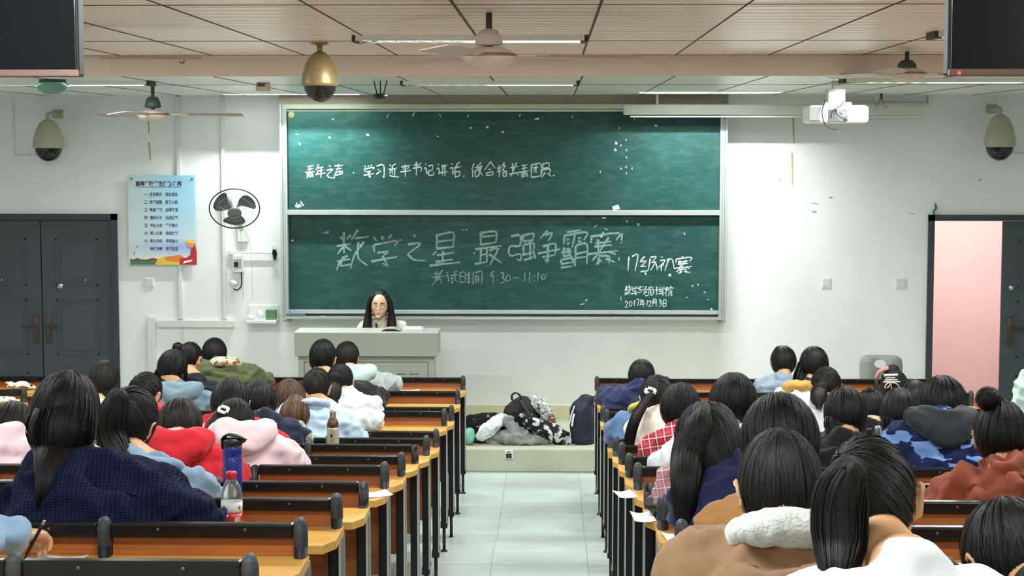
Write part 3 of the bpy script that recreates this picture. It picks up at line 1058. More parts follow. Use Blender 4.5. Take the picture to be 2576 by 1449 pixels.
line5 = [(c, 1581 + 17 * i, 730 + 0.3 * i, 19, 24) for i, c in enumerate('数学与统计学院')]
chalk_line(line5, YL, 0.009, 'chalk_department', 5)
line6 = [('2', 1577, 763, 11, 18), ('0', 1587, 763, 9, 14), ('1', 1596, 762, 9, 17), ('7', 1604, 761, 11, 19), ('年', 1617, 762, 18, 20), ('1', 1628, 762, 9, 17), ('2', 1636, 762, 10, 16),
         ('月', 1647, 761, 14, 20), ('3', 1661, 761, 11, 17), ('日', 1672, 762, 13, 18)]
chalk_line(line6, YL, 0.0085, 'chalk_date', 6)
# tape scraps, wiped patches and tick marks
mb = MB(); r = random.Random(11)


def scrap(px, py, w, h, ang, Y, mi=0):
    c = rel(px, py, Y); s = 0.74 / 278.0
    ca, sa = math.cos(ang), math.sin(ang)
    v = []
    for dx, dz in ((-1, -0.8), (1, -1), (0.8, 1), (-1, 0.9)):
        x, z = dx * w * s / 2, dz * h * s / 2
        v.append((c[0] + x * ca - z * sa, Y - OB[1] - 0.0015, c[2] + x * sa + z * ca))
    mb.add(v, [(0, 1, 2, 3)], None, mi, False)


for q in ((1351, 299, 15, 8, 0.2), (1226, 320, 9, 8, 0), (1265, 332, 9, 7, 0.3), (925, 339, 11, 7, -0.2), (1650, 316, 11, 7, 0), (1101, 343, 9, 4, -0.3), (1184, 322, 8, 6, 1), (748, 338, 14, 3, -0.1),
          (829, 346, 8, 7, 0.4), (754, 362, 7, 9, 0), (1040, 288, 5, 14, -0.5), (1178, 292, 4, 12, -0.6), (1308, 290, 4, 10, -0.5), (975, 292, 4, 14, -0.6), (1440, 294, 5, 6, 0), (1107, 290, 3, 12, 0.6),
          (1550, 360, 8, 10, 0.2), (1548, 377, 8, 9, 0.5), (1562, 366, 5, 6, 0), (838, 300, 5, 9, 0.8), (1550, 522, 24, 16, 0.3), (752, 518, 18, 12, 0.4), (760, 512, 5, 20, 0.6), (745, 515, 4, 18, -0.4), (810, 533, 14, 4, 0)):
    scrap(*q, YU)
for q in ((1575, 352), (1576, 378), (1576, 396), (1575, 420), (1576, 436), (1562, 424), (1590, 424), (1510, 432), (1558, 322), (1596, 300)):
    scrap(q[0], q[1], 3.5, 7, r.uniform(-0.3, 0.3), YU)
for q in ((736, 605, 8, 5, 0.4), (1624, 688, 7, 9, 0.2), (1685, 692, 9, 10, 0.3), (1606, 565, 6, 10, 0.2), (1513, 595, 8, 7, 0.7), (1520, 548, 14, 5, -0.1), (1742, 719, 5, 7, 0), (1756, 716, 4, 7, 0.2),
          (1773, 735, 6, 5, 0), (1782, 754, 5, 4, 0), (1728, 748, 5, 3, 0), (1562, 751, 2.5, 16, 0), (1557, 652, 2.5, 14, 0), (1475, 755, 10, 4, 0.5), (1465, 765, 16, 3, 0.2), (1790, 778, 8, 6, -0.3), (1722, 588, 3, 10, 0.4),
          (1193, 637, 6, 4, 0), (1007, 604, 8, 3, 0.2), (876, 667, 5, 5, 0), (1577, 557, 7, 5, 0), (1499, 568, 14, 2.5, 0.7), (1524, 576, 12, 2.5, -0.4)):
    scrap(*q, YL)
o = mb.obj('chalk_mark', M_CHALK, t0, fix=False)
o['kind'] = 'stuff'

# ------------------------------------------------------------------ poster
pa = at(321, 441, 15.94); pb = at(494, 667, 15.94)
PW, PH = pb[0] - pa[0], pa[2] - pb[2]
t = thing('rules_poster', 'blue poster of student conduct rules with a red seated figure in its corner', 'poster', ((pa[0] + pb[0]) / 2, 15.94, pb[2]))
_k = NT('poster_print')
_v = _k.coords((1, 1, 1))
_s = _k.n('ShaderNodeSeparateXYZ'); _k.l(_v, _s.inputs[0])
_z = _k.n('ShaderNodeMath', operation='DIVIDE'); _k.l(_s.outputs['Z'], _z.inputs[0]); _z.inputs[1].default_value = PH
_sky = _k.ramp(_z.outputs[0], [(0.07, lin((236, 228, 214))), (0.12, lin((196, 206, 226))), (0.2, lin((150, 174, 222))), (0.30, lin((196, 216, 230))), (0.6, lin((172, 212, 230))), (1.0, lin((150, 206, 230)))])
_x = _k.n('ShaderNodeMath', operation='MULTIPLY_ADD'); _k.l(_s.outputs['X'], _x.inputs[0]); _x.inputs[1].default_value = 1 / PW; _x.inputs[2].default_value = 0.5
_pale = _k.ramp(_x.outputs[0], [(0.1, (0.75, 0.75, 0.75, 1)), (0.7, (0.0, 0.0, 0.0, 1))])
_k.l(_k.mix(_pale, _sky, lin((214, 222, 222))), _k.b.inputs['Base Color'])
_k.b.inputs['Roughness'].default_value = 0.4
MB().box((-PW / 2, -0.008, 0), (PW / 2, 0.001, PH)).obj('board', _k.m, t)
M_INK = mat('poster_ink', (38, 42, 92), 0.6, var=0)
M_INKR = mat('poster_title_ink', (62, 34, 74), 0.6, var=0)
yy = -0.0095


def pz(px, py):
    q = at(px, py, 15.932)
    return q[0] - t.location[0], q[2] - t.location[2]


mb = MB()
x0, z0 = pz(341, 467); x1, _ = pz(456, 467)
text_on(mb, '高等学校学生行为准则', 0.05, (x0, yy, z0), 0, width=x1 - x0, bold=0.0014)
x0, z0 = pz(341, 470.5); mb.box((x0, yy - 0.001, z0), (pz(455, 470)[0], yy, z0 + 0.003))
mb.obj('title_lettering', M_INKR, t, fix=False)
mb = MB()
rows = [('一', '志存高远，', '坚定信念。'), ('二', '热爱祖国，', '服务人民。'), ('三', '勤奋学习，', '自强不息。'), ('四', '遵纪守法，', '弘扬正气。'), ('五', '诚实守信，', '严于律己。'),
        ('六', '明礼修身，', '团结友爱。'), ('七', '勤俭节约，', '艰苦奋斗。'), ('', '强健体魄，', '热爱生活。')]
for i, (n_, a_, b_) in enumerate(rows):
    py = 492.5 + 19.55 * i
    sh = 1.2 * i / 7
    if n_:
        x, z = pz(362 + sh, py); text_on(mb, n_, 0.036, (x, yy, z), 0, bold=0.0006)
    x, z = pz(376.5 + sh, py); text_on(mb, a_[:4], 0.036, (x, yy, z), 0, width=pz(408, 0)[0] - pz(377, 0)[0], bold=0.0006)
    x, z = pz(416 + sh, py); text_on(mb, b_[:4], 0.036, (x, yy, z), 0, width=pz(447, 0)[0] - pz(416, 0)[0], bold=0.0006)
mb.obj('rule_lettering', M_INK, t, fix=False)


def pcut(name, pts, col, d=0.0):
    mb = MB().prism([pz(*q) for q in pts], yy - 0.001 - d, yy + 0.001)
    mb.obj(name, mat('poster_' + '%02x%02x%02x' % col, col, 0.5, var=0.05), t)


pcut('painted_ground', [(328, 666), (328, 655), (345, 651), (380, 654), (420, 650), (495, 656), (495, 666)], (70, 130, 96))
pcut('painted_ground', [(328, 656), (328, 651), (336, 653), (347, 648), (355, 655), (370, 653), (382, 649), (396, 651), (400, 655), (420, 654), (420, 657)], (150, 60, 62), 0.0005)
pcut('painted_ground', [(390, 666), (396, 652), (415, 645), (440, 646), (455, 650), (460, 658), (452, 666)], (232, 190, 70), 0.0007)
pcut('painted_ground', [(417, 655), (416, 646), (440, 643), (452, 641), (462, 646), (468, 656), (456, 660)], (228, 128, 62), 0.001)
pcut('painted_figure', [(452, 666), (452, 650), (470, 648), (479, 641), (480, 628), (483, 616), (490, 612), (495, 634), (495, 666)], (178, 46, 52), 0.0014)
pcut('painted_figure', [(471, 617), (471, 608), (477, 604), (488, 606), (490, 614), (486, 622), (478, 622)], (236, 150, 84), 0.0016)
pcut('painted_figure', [(469, 612), (469, 606), (474, 602.5), (482, 602), (489, 606), (489, 613), (477, 611)], (240, 196, 70), 0.0019)
pcut('painted_book', [(461, 663), (463, 657), (484, 653), (483, 657)], (240, 236, 226), 0.0019)
pcut('painted_kite', [(336, 641), (338, 634), (340.5, 633), (337, 642)], (44, 70, 130))
pcut('painted_kite', [(341, 622), (348, 617), (347, 621)], (60, 84, 150))
mb = MB()
for q in ((331, 449), (483, 450)):
    x, z = pz(*q); mb.tube([(x, -0.008, z), (x, -0.014, z)], [0.009, 0.008], 12)
mb.obj('pin', M_FANROD, t)

# ------------------------------------------------------------------ wall fan
c = at(590, 525, 15.55)
t = thing('wall_fan', 'wall fan with dark blades in a round wire cage, tilted downward', 'fan', c)
Rf = np.array((Matrix.Rotation(math.radians(-13), 3, 'Y') @ Matrix.Rotation(math.radians(37), 3, 'X') @ Matrix.Rotation(math.radians(90), 3, 'X')))
RAD = 0.222


def xf(mb):
    mb.v = [v @ Rf.T for v in mb.v]
    return mb


def ringpts(r, z, n=48):
    return [(r * math.cos(q), r * math.sin(q), z) for q in np.linspace(0, 2 * math.pi, n + 1)]


M_CAGE = mat('cage_dark', (60, 64, 66), 0.4, 0.4)
M_CAGEW = mat('cage_wire', (176, 182, 182), 0.35, 0.6)
xf(MB().tube(ringpts(RAD, 0), [0.006] * 49, 8, sub=1, rounded=False, ref=(0, 0, 1))).obj('cage_rim', M_CAGE, t)
mb = MB()
for i in range(40):
    a = 2 * math.pi * i / 40
    for s in (1, -1):
        pts = [(q * math.cos(a + 0.25 * (1 - q / RAD)), q * math.sin(a + 0.25 * (1 - q / RAD)), s * 0.07 * (1 - (q / RAD) ** 2)) for q in np.linspace(0.05, RAD, 5)]
        mb.tube(pts, [0.0011] * 5, 4, sub=1, rounded=False, ref=(0, 0, 1), cap=False)
for r in (0.1, 0.16):
    for s in (1, -1):
        mb.tube(ringpts(r, s * 0.07 * (1 - (r / RAD) ** 2), 32), [0.0013] * 33, 4, sub=1, rounded=False, ref=(0, 0, 1), cap=False)
xf(mb).obj('cage_wires', M_CAGEW, t)
for i in range(3):
    a0 = math.radians(150 + 120 * i)
    rings = []
    for q in np.linspace(0.03, 0.19, 9):
        wd = 0.25 + 0.75 * math.sin(min(1.0, (q - 0.02) / 0.14) * math.pi * 0.55)
        wd *= 0.62 if q < 0.18 else 0.5
        aa = np.linspace(-wd, wd, 7) + a0 - (q - 0.03) * 2.2
        up = [(q * math.cos(b), q * math.sin(b), 0.02 * math.sin((b - a0) * 1.3) + 0.001) for b in aa]
        dn = [(q * math.cos(b), q * math.sin(b), 0.02 * math.sin((b - a0) * 1.3) - 0.001) for b in aa[::-1]]
        rings.append(np.array(up + dn))
    xf(MB().loft(rings)).obj('blade', mat('fan_blade_dark', (70, 74, 74), 0.35, var=0.05), t)
hub = xf(MB().lathe([(0.0, 0.082), (0.05, 0.08), (0.062, 0.07), (0.062, 0.062), (0.0, 0.06)], seg=32)).obj('badge', mat('fan_badge', (120, 124, 124), 0.5), t)
mb = MB(); text_on(mb, 'Rifeng', 0.026, (-0.036, -0.008, 0.0835)); xf(mb).obj('badge_lettering', mat('badge_ink', (70, 74, 74), 0.5, var=0), hub, fix=False)
mb = xf(MB().lathe([(0.0, -0.2), (0.05, -0.19), (0.065, -0.15), (0.06, -0.08), (0.03, -0.05), (0.02, 0.05), (0.0, 0.05)], seg=24))
mb.obj('motor', M_GREYP, t)
mb = MB().tube([tuple(Rf @ np.array((0, 0, -0.18))), (0, 0.2, -0.12), (0, 0.33, -0.2)], [0.022, 0.022, 0.022], 12)
mb.bbox((-0.05, WALL_Y - c[1] - 0.03, -0.32), (0.05, WALL_Y - c[1], -0.1), 0.006)
mb.obj('wall_bracket', M_GREYP, t)
mb = MB()
for x0, x1, zt in ((0.0, 0.0, -0.42), (0.04, 0.085, -0.42)):
    mb.tube([(x0, 0.12, -0.15), (x0 * 0.7 + x1 * 0.3, 0.3, -0.25), (x1, WALL_Y - c[1] - 0.09, zt), (x1 + 0.01, WALL_Y - c[1] - 0.09, -0.85)], [0.0018] * 4, 6)
mb.obj('pull_cord', M_CAGEW, t)


# ------------------------------------------------------------------ trunking, boxes, bracket, shelf, switches
def plate(name, lab, cat, x0, y0, x1, y1, d, m, r=0.004, Y=WALL_Y, group=None):
    a = at(x0, y0, Y - d); b = at(x1, y1, Y - d)
    o = MB().bbox((a[0], Y - d, b[2]), (b[0], Y, a[2]), r).obj(name, m)
    return tag(o, lab, cat, group)


G_TR = 'cable trunking runs on the front wall'
plate('cable_trunking', 'vertical cable trunking that drops behind the poster from the ceiling', 'trunking', 441, 243, 460, 803, 0.024, M_GREYP, group=G_TR)
plate('cable_trunking', 'vertical cable trunking running down behind the wall fan', 'trunking', 553, 243, 570, 804, 0.026, M_GREYP, group=G_TR)
plate('cable_trunking', 'horizontal cable trunking at knee height between the two vertical runs', 'trunking', 396, 806, 588, 824, 0.045, M_GREYP, group=G_TR)
plate('cable_trunking', 'wide vertical trunking stub going down to the floor beside the door', 'trunking', 370, 798, 394, 1052, 0.05, M_GREYP, group=G_TR)
plate('cable_trunking', 'narrow vertical trunking under the horizontal run', 'trunking', 456, 824, 463, 1020, 0.02, M_GREYP, group=G_TR)
plate('cable_trunking', 'painted-over upright conduit beside the cream camera above the closed double door', 'trunking', 32, 255, 37, 392, 0.015, M_WHITEP, group=G_TR)
plate('cable_trunking', 'thin cord cover between the cream camera and the closed door conduit', 'trunking', 39, 390, 105, 394, 0.012, M_WHITEP, group=G_TR)
plate('cable_trunking', 'thin cord cover leaving the cream camera over the pink doorway', 'trunking', 2535, 385, 2590, 389, 0.012, M_WHITEP, group=G_TR)
rs = 'rust coloured streak on the front wall '
for (x0, y0, x1, y1, wh) in ((371, 300, 377, 338, 'upper half, under the ceiling fan by the poster'), (372, 358, 380, 405, 'lower half, above the poster'), (1993, 294, 1999, 360, 'below the projector'), (1990, 385, 1996, 465, 'further below the projector, fainter')):
    a = at(x0, y0, WALL_Y); b = at(x1, y1, WALL_Y)
    o = MB().prism([(a[0], a[2]), (b[0] - 0.006, a[2]), (b[0], b[2]), (b[0] - 0.012, b[2])], WALL_Y - 0.0012, WALL_Y + 0.001).obj('wall_stain', M_RUST)
    tag(o, rs + wh, 'stain', 'rust streaks on the front wall')
# scuffs on the right part of the wall
for (x, y, w, h, an, lab) in ((2049, 533, 14, 4, 0.2, 'darkest small scuff on the wall right of the blackboard'), (2090, 497, 11, 4, 0, 'small raised scuff above the darkest one on the wall'), (2050, 512, 22, 2, 0.1, 'long faint scuff between two darker ones on the wall'), (2466, 452, 12, 3, -0.5, 'slanted scuff under the cream camera over the doorway'), (2295, 537, 16, 2, 0.2, 'faint scuff beside the pink doorway corner'), (1963, 453, 4, 6, 0, 'tiny dark speck on the bright wall beside the board')):
    c = at(x, y, WALL_Y)
    o = MB().ball((0, 0, 0), (w / 550, 0.0015, h / 550), 10, 6, R=np.array(Matrix.Rotation(an, 3, 'Y'))).obj('wall_scuff', mat('scuff_grey', (150, 150, 146), 0.8))
    o.location = c; tag(o, lab, 'scuff', 'scuffs on the front wall')
c = at(2352, 532, WALL_Y - 0.02)
o = MB().tube([(0, 0, 0.07), (0.01, 0, 0.03), (-0.01, 0, 0.0), (0.0, 0, -0.05)], [0.006, 0.01, 0.008, 0.012], 8).obj('green_tape', mat('green_tape', (46, 120, 50), 0.7))
o.location = c; tag(o, 'green tape scrap on the corner of the open door frame', 'tape')


def switch(x0, y0, x1, y1, lab):
    a = at(x0, y0, 15.955); b = at(x1, y1, 15.955)
    t = thing('wall_switch', lab, 'switch', ((a[0] + b[0]) / 2, WALL_Y, (a[2] + b[2]) / 2), 'switch plates')
    w, h = (b[0] - a[0]) / 2, (a[2] - b[2]) / 2
    MB().bbox((-w, -0.012, -h), (w, 0, h), 0.004).obj('plate', M_WHITEP, t)
    MB().bbox((-w * 0.72, -0.017, -h * 0.72), (w * 0.72, -0.011, h * 0.72), 0.003).obj('rocker', mat('rocker', (206, 212, 208), 0.4, var=0.02), t)


switch(363, 697, 388, 723, 'white switch plate below the poster beside the closed door')
switch(2067, 698, 2090, 725, 'white switch plate nearer the blackboard on the bare wall')
switch(2252, 698, 2279, 725, 'white switch plate nearer the open pink doorway')

a = at(585, 643, 15.9); b = at(611, 685, 15.9)
t = thing('breaker_box', 'white breaker box with black switch and a looped black cable, under the wall fan', 'electrical box', ((a[0] + b[0]) / 2, WALL_Y, b[2]))
w, h = (b[0] - a[0]) / 2, a[2] - b[2]
MB().bbox((-w, -0.07, 0), (w, 0, h), 0.006).obj('case', M_WHITEP, t)
MB().bbox((-w * 0.75, -0.074, h * 0.25), (w * 0.75, -0.066, h * 0.8), 0.003).obj('window', mat('breaker_grey', (160, 168, 170), 0.4), t)
mb = MB().bbox((-w * 0.7, -0.08, h * 0.33), (w * 0.1, -0.072, h * 0.62), 0.003); mb.obj('switch_lever', M_BLACKP, t)
mb = MB().tube([(0.025, -0.04, 0.01), (0.03, -0.05, -0.06), (0.025, -0.05, -0.13), (-0.01, -0.05, -0.165), (-0.045, -0.04, -0.155)], [0.006] * 5, 8); mb.obj('cable', M_BLACKP, t)
MB().ball((-0.045, -0.035, -0.1), (0.035, 0.035, 0.03)).obj('junction', M_WHITEP, t)
a = at(572, 632, 15.9); b = at(690, 640, 15.9)
t = thing('swing_bar', 'thin white bar on the wall with a coiled black hook at its end', 'bracket', (a[0], WALL_Y, (a[2] + b[2]) / 2))
L = b[0] - a[0]
mb = MB().tube([(0.0, -0.03, 0), (L, -0.03, 0)], [0.008, 0.008], 10); mb.bbox((0, -0.04, -0.02), (0.04, 0, 0.02), 0.004); mb.bbox((L - 0.03, -0.04, -0.012), (L, 0, 0.012), 0.004); mb.obj('bar', M_WHITEP, t)
MB().tube([(L, -0.04, -0.06), (L + 0.012, -0.05, -0.01), (L, -0.06, 0.03), (L - 0.012, -0.05, 0.0), (L, -0.05, -0.05)], [0.011] * 5, 10).obj('cable_coil', M_BLACKP, t)
MB().tube([(L - 0.02, -0.04, 0.03), (L - 0.015, -0.04, 0.065), (L + 0.01, -0.04, 0.07), (L + 0.02, -0.04, 0.03)], [0.006] * 4, 8).obj('clip', M_WHITEP, t)

a = at(622, 803, 15.9); b = at(699, 848, 15.9)
t = thing('wall_shelf', 'small white wall shelf below the board corner', 'shelf', ((a[0] + b[0]) / 2, WALL_Y, a[2]))
hw = (b[0] - a[0]) / 2
MB().bbox((-hw, -0.17, -0.03), (hw, 0, 0), 0.005).obj('board', M_WHITEP, t)
mb = MB().box((-hw, -0.012, 0.0), (hw, 0, 0.12)); mb.obj('back_plate', M_WHITEP, t)
sz = t.location[2]; sx = t.location[0]
o = MB().bbox((-0.045, -0.04, 0), (0.045, 0.04, 0.09), 0.004).obj('green_box', mat('carton_green', (86, 128, 84), 0.6)); o.location = (sx + hw - 0.055, WALL_Y - 0.09, sz)
tag(o, 'small green carton on the wall shelf', 'box')
o = MB().lathe([(0.0, 0.0), (0.03, 0.0), (0.034, 0.02), (0.04, 0.05), (0.036, 0.05), (0.03, 0.01), (0, 0.008)]).obj('paper_cup', M_WHITEP); o.location = (sx + 0.012, WALL_Y - 0.10, sz + 0.042); o.rotation_euler = (0, math.radians(-80), 0.2)
tag(o, 'white cup lying on its side on the wall shelf', 'cup')
o = MB().ball((0, 0, 0.022), (0.042, 0.04, 0.02)).obj('crumpled_tissue', M_WHITEP); o.location = (sx - hw + 0.04, WALL_Y - 0.09, sz)
tag(o, 'crumpled white tissue at the end of the wall shelf', 'tissue')

# socket in the platform riser
p = at(1280, 1146, 14.39)
t = thing('floor_socket', 'white socket box in the face of the platform step', 'socket', (p[0], 14.4, p[2]))
MB().bbox((-0.035, -0.012, -0.03), (0.035, 0.0, 0.045), 0.006).obj('plate', M_WHITEP, t)
MB().box((-0.024, -0.015, -0.022), (0.024, -0.01, 0.018)).obj('recess', mat('socket_brown', (58, 46, 34), 0.7), t)
MB().box((-0.014, -0.014, 0.028), (0.014, -0.011, 0.034)).obj('pin_slot', M_BLACKP, t)

# ------------------------------------------------------------------ lectern desk
a = at(740, 836, 14.85); b = at(1101, 836, 14.85)
LZ = a[2]
t = thing('teacher_desk', 'grey steel teacher desk with overhanging front box on the platform', 'desk', ((a[0] + b[0]) / 2, 15.1, 0.195))
M_GS = mat('grey_steel_desk', (158, 163, 150), 0.5, var=0.04, vscale=3)
hw = (b[0] - a[0]) / 2; H = LZ - 0.195
zt = at(900, 897, 14.85)[2] - 0.195
MB().bbox((-hw, -0.25, zt), (hw, 0.10, H), 0.008).obj('console', M_GS, t)
MB().bbox((-hw - 0.003, -0.254, H - 0.012), (hw + 0.003, 0.105, H + 0.003), 0.004).obj('worktop', mat('steel_edge', (196, 200, 190), 0.4, 0.2, var=0.03), t)
i0 = at(750, 920, 14.9)[0] - t.location[0]; i1 = at(1092, 920, 14.9)[0] - t.location[0]
MB().bbox((i0, -0.2, 0), (i1, 0.04, zt), 0.006).obj('cabinet', M_GS, t)
mb = MB(); e = 0.05
for c_ in ((i0 + e, 0.05, i0 + e + 0.006, zt - 0.05), (i1 - e - 0.006, 0.05, i1 - e, zt - 0.05), (i0 + e, zt - 0.056, i1 - e, zt - 0.05), (i0 + e, 0.05, i1 - e, 0.056)):
    mb.box((c_[0], -0.203, c_[1]), (c_[2], -0.199, c_[3]))
mb.obj('panel_groove', mat('groove_dark', (92, 96, 88), 0.7), t)
mb = MB()
for k in range(2):
    for q in range(3):
        x = 0.15 + q * 0.11; mb.bbox((x, -0.204, zt - 0.16 - k * 0.03), (x + 0.08, -0.199, zt - 0.152 - k * 0.03), 0.002)
mb.obj('vent_slot', mat('groove_dark', (92, 96, 88), 0.7), t)
p = at(1040, 829, 15.0)
o = MB().bbox((-0.085, -0.1, 0), (0.085, 0.1, 0.012), 0.004).bbox((-0.08, -0.1, 0.012), (0.07, 0.09, 0.022), 0.004).obj('paper_stack', M_WHITEP)
o.location = (p[0], 15.04, LZ + 0.004); tag(o, 'small stack of white paper on the teacher desk', 'paper')
p = at(985, 832, 15.0)
o = MB().tube([(-0.075, 0, 0.004), (-0.03, 0, 0.018), (0.03, 0, 0.018), (0.08, 0, 0.004)], [(0.09, 0.006)] * 4, 12, ref=(0, 1, 0)).obj('open_booklet', mat('booklet_grey', (150, 152, 156), 0.6)); o.location = (p[0], 15.0, LZ + 0.006)
tag(o, 'open grey booklet in front of the seated teacher', 'booklet')

# grey plastic chair against the wall
p = at(2210, 890, 15.3)
t = thing('plastic_chair', 'grey plastic chair with an oval hole in its back, by the open doorway', 'chair', (p[0], 15.2, 0.0))
t.location[2] = 0.195 if p[0] < 3.2 else 0.0
zb = t.location[2]
M_CH = mat('grey_chair_plastic', (150, 156, 150), 0.4, var=0.03)
top = p[2] - zb
x0 = at(2157, 930, 15.25)[0] - p[0]; x1 = at(2264, 930, 15.25)[0] - p[0]
cx0 = at(2210, 914, 15.25); hz = cx0[2] - zb
nb = 40; outer, inner = [], []
for i in range(nb):
    a = 2 * math.pi * i / nb
    ca, sa = math.cos(a), math.sin(a)
    s = 0.28
    ox = math.copysign(abs(ca) ** s, ca) * (x1 - x0) / 2 * (1.0 if sa > -0.5 else 1.02)
    oz = math.copysign(abs(sa) ** s, sa)
    oz = top - 0.21 + oz * 0.21
    outer.append((ox, oz)); inner.append((0.052 * ca, hz + 0.036 * sa))
mb = MB()
rings = []
for off, ring in ((-0.008, inner), (-0.008, outer), (0.012, outer), (0.012, inner), (-0.008, inner)):
    rings.append(np.array([(x, off + 0.06 * (x / 0.2) ** 2 * -1 + 0.1 * (z - 0.4), z) for x, z in ring]))
mb.loft(rings, cap=False)
mb.obj('backrest', M_CH, t)
MB().bbox((-0.2, -0.42, 0.40), (0.2, -0.02, 0.425), 0.012, seg=3).obj('seat', M_CH, t)
for sx_ in (-0.18, 0.18):
    for sy_ in (-0.39, -0.02):
        MB().tube([(sx_ * 1.08, sy_, 0.0), (sx_, sy_, 0.41)], [0.013, 0.013], 10, rounded=False).obj('leg', M_GREYP, t)
o = MB().bbox((-0.11, -0.14, 0), (0.11, 0.0, top - 0.425 - 0.2), 0.02, seg=3).obj('black_pouch', M_BLACKP); o.location = (p[0] - 0.02, 15.06, zb + 0.426)
tag(o, 'black pouch standing on the grey plastic chair', 'bag')
# ================================================================== fixed bench rows
M_WOODY = None
_k = NT('desk_maple')
_f = _k.noise(_k.coords((1.2, 14, 14)), 4, 5, 0.6)
_k.l(_k.ramp(_f, [(0.3, lin((206, 152, 72))), (0.7, lin((226, 176, 96)))]), _k.b.inputs['Base Color'])
_k.b.inputs['Roughness'].default_value = 0.38
M_MAPLE = _k.m
_k = NT('panel_walnut')
_f = _k.noise(_k.coords((1.0, 10, 16)), 4, 5, 0.6)
_k.l(_k.ramp(_f, [(0.3, lin((146, 78, 24))), (0.7, lin((180, 102, 38)))]), _k.b.inputs['Base Color'])
_k.b.inputs['Roughness'].default_value = 0.35
M_WALNUT = _k.m
M_BLK = mat('bench_black_steel', (23, 24, 27), 0.27, 0.3, var=0.15, vscale=10)
M_POST = mat('bench_post_black', (33, 33, 36), 0.5, 0.1, var=0.15)
M_CAP = mat('bench_cap_grey', (52, 58, 63), 0.55, var=0.12)
M_EDGE = mat('pale_edge', (176, 182, 178), 0.45)
PITCH = 0.54
RAIL_Z0, RAIL_Z1 = 0.862, 0.902
DESK_Z = 0.808

# shared part meshes, origin at the foot of a post
_post = MB().tube([(0, 0.0, 0.16), (0, 0, 0.84)], [(0.0185, 0.032)] * 2, 18, rounded=False).mesh('post', [M_POST])
_cap = MB().tube([(0, 0.004, 0.838), (0, 0.0, 0.862), (0, -0.004, 0.888), (0, -0.006, 0.902)], [(0.0195, 0.034), (0.02, 0.035), (0.02, 0.034), (0.017, 0.028)], 18).mesh('post_cap', [M_CAP])
mb = MB()
_ang = np.linspace(0, 2 * math.pi, 18, endpoint=False)
_rg = lambda a, b, z: np.stack([np.cos(_ang) * a, np.sin(_ang) * b, np.full(18, z) + 0.012 * np.sin(_ang)], 1)
mb.loft([_rg(0.0185, 0.032, 0.83), _rg(0.0195, 0.034, 0.885), _rg(0.016, 0.029, 0.885), _rg(0.015, 0.028, 0.80)], cap=False)
_open = mb.mesh('open_post_end', [M_POST])
_w = PITCH - 0.037
mb = MB().bbox((0.0185, -0.018, RAIL_Z0), (PITCH - 0.0185, 0.018, RAIL_Z1), 0.006)
for x in (0.15, PITCH - 0.15):
    mb.ball((x, -0.018, RAIL_Z1 - 0.016), (0.0045, 0.002, 0.0045), 10, 6, mi=1)
_rail = mb.mesh('rail', [M_BLK, mat('rail_bolt', (92, 96, 98), 0.4, 0.5)])
mb = MB()
_zz = np.linspace(0.44, RAIL_Z0 + 0.004, 9)
_bow = [0.018 - 0.022 * math.sin((z - 0.44) / 0.42 * math.pi) for z in _zz]
rings = [np.array([(0.02, b - 0.006, z), (PITCH - 0.02, b - 0.006, z), (PITCH - 0.02, b + 0.006, z), (0.02, b + 0.006, z)]) for b, z in zip(_bow, _zz)]
mb.loft(rings, smooth=False)
_panel = mb.mesh('back_panel', [M_WALNUT])
mb = MB().bbox((-0.018, -0.09, 0.19), (0.018, 0.075, DESK_Z - 0.026), 0.006)
mb.bbox((-0.022, -0.085, 0.155), (0.022, 0.05, 0.2), 0.004)
_legp = mb.mesh('leg', [M_BLK])
mb = MB().tube([(0, -0.055, 0.16), (0, -0.055, 0.012)], [0.0105, 0.0105], 12, rounded=False)
mb.lathe([(0.0, 0.014), (0.011, 0.014), (0.022, 0.006), (0.022, 0.0), (0.0, 0.0)], (0, -0.055, 0))
_foot = mb.mesh('foot', [M_POST])
_trim = MB().bbox((-0.002, -0.094, 0.19), (0.004, -0.088, DESK_Z - 0.026), 0.001).mesh('edge_strip', [M_EDGE])
mb = MB().bbox((0.05, 0.10, 0.405), (PITCH - 0.05, 0.42, 0.425), 0.008, seg=3)
_seatd = mb.mesh('seat', [M_WALNUT])
mb = MB().bbox((0.05, 0.075, 0.43), (PITCH - 0.05, 0.095, 0.75), 0.008, seg=3)
mb.bbox((0.12, 0.03, 0.42), (PITCH - 0.12, 0.085, 0.44), 0.004)
_seatu = mb.mesh('seat', [M_WALNUT])


def desk_mesh(n, chamfer_end):
    """worktop over n bays from x=0 to n*PITCH; the aisle end (x=0 or x=L) has its near corner cut"""
    L = n * PITCH
    e = 0.0215
    y1, y0 = 0.012, -0.262
    c = 0.075
    if chamfer_end == 'hi':
        poly = [(-e, y0), (L + e - c * 0.45, y0), (L + e, y0 + c), (L + e, y1), (-e, y1)]
    elif chamfer_end == 'lo':
        poly = [(-e, y1), (-e, y0 + c), (-e + c * 0.45, y0), (L + e, y0), (L + e, y1)]
    mb = MB().prism_z(poly, DESK_Z - 0.027, DESK_Z)
    return mb.mesh('desktop', [M_MAPLE])


_desks = {}


SEATS = {}


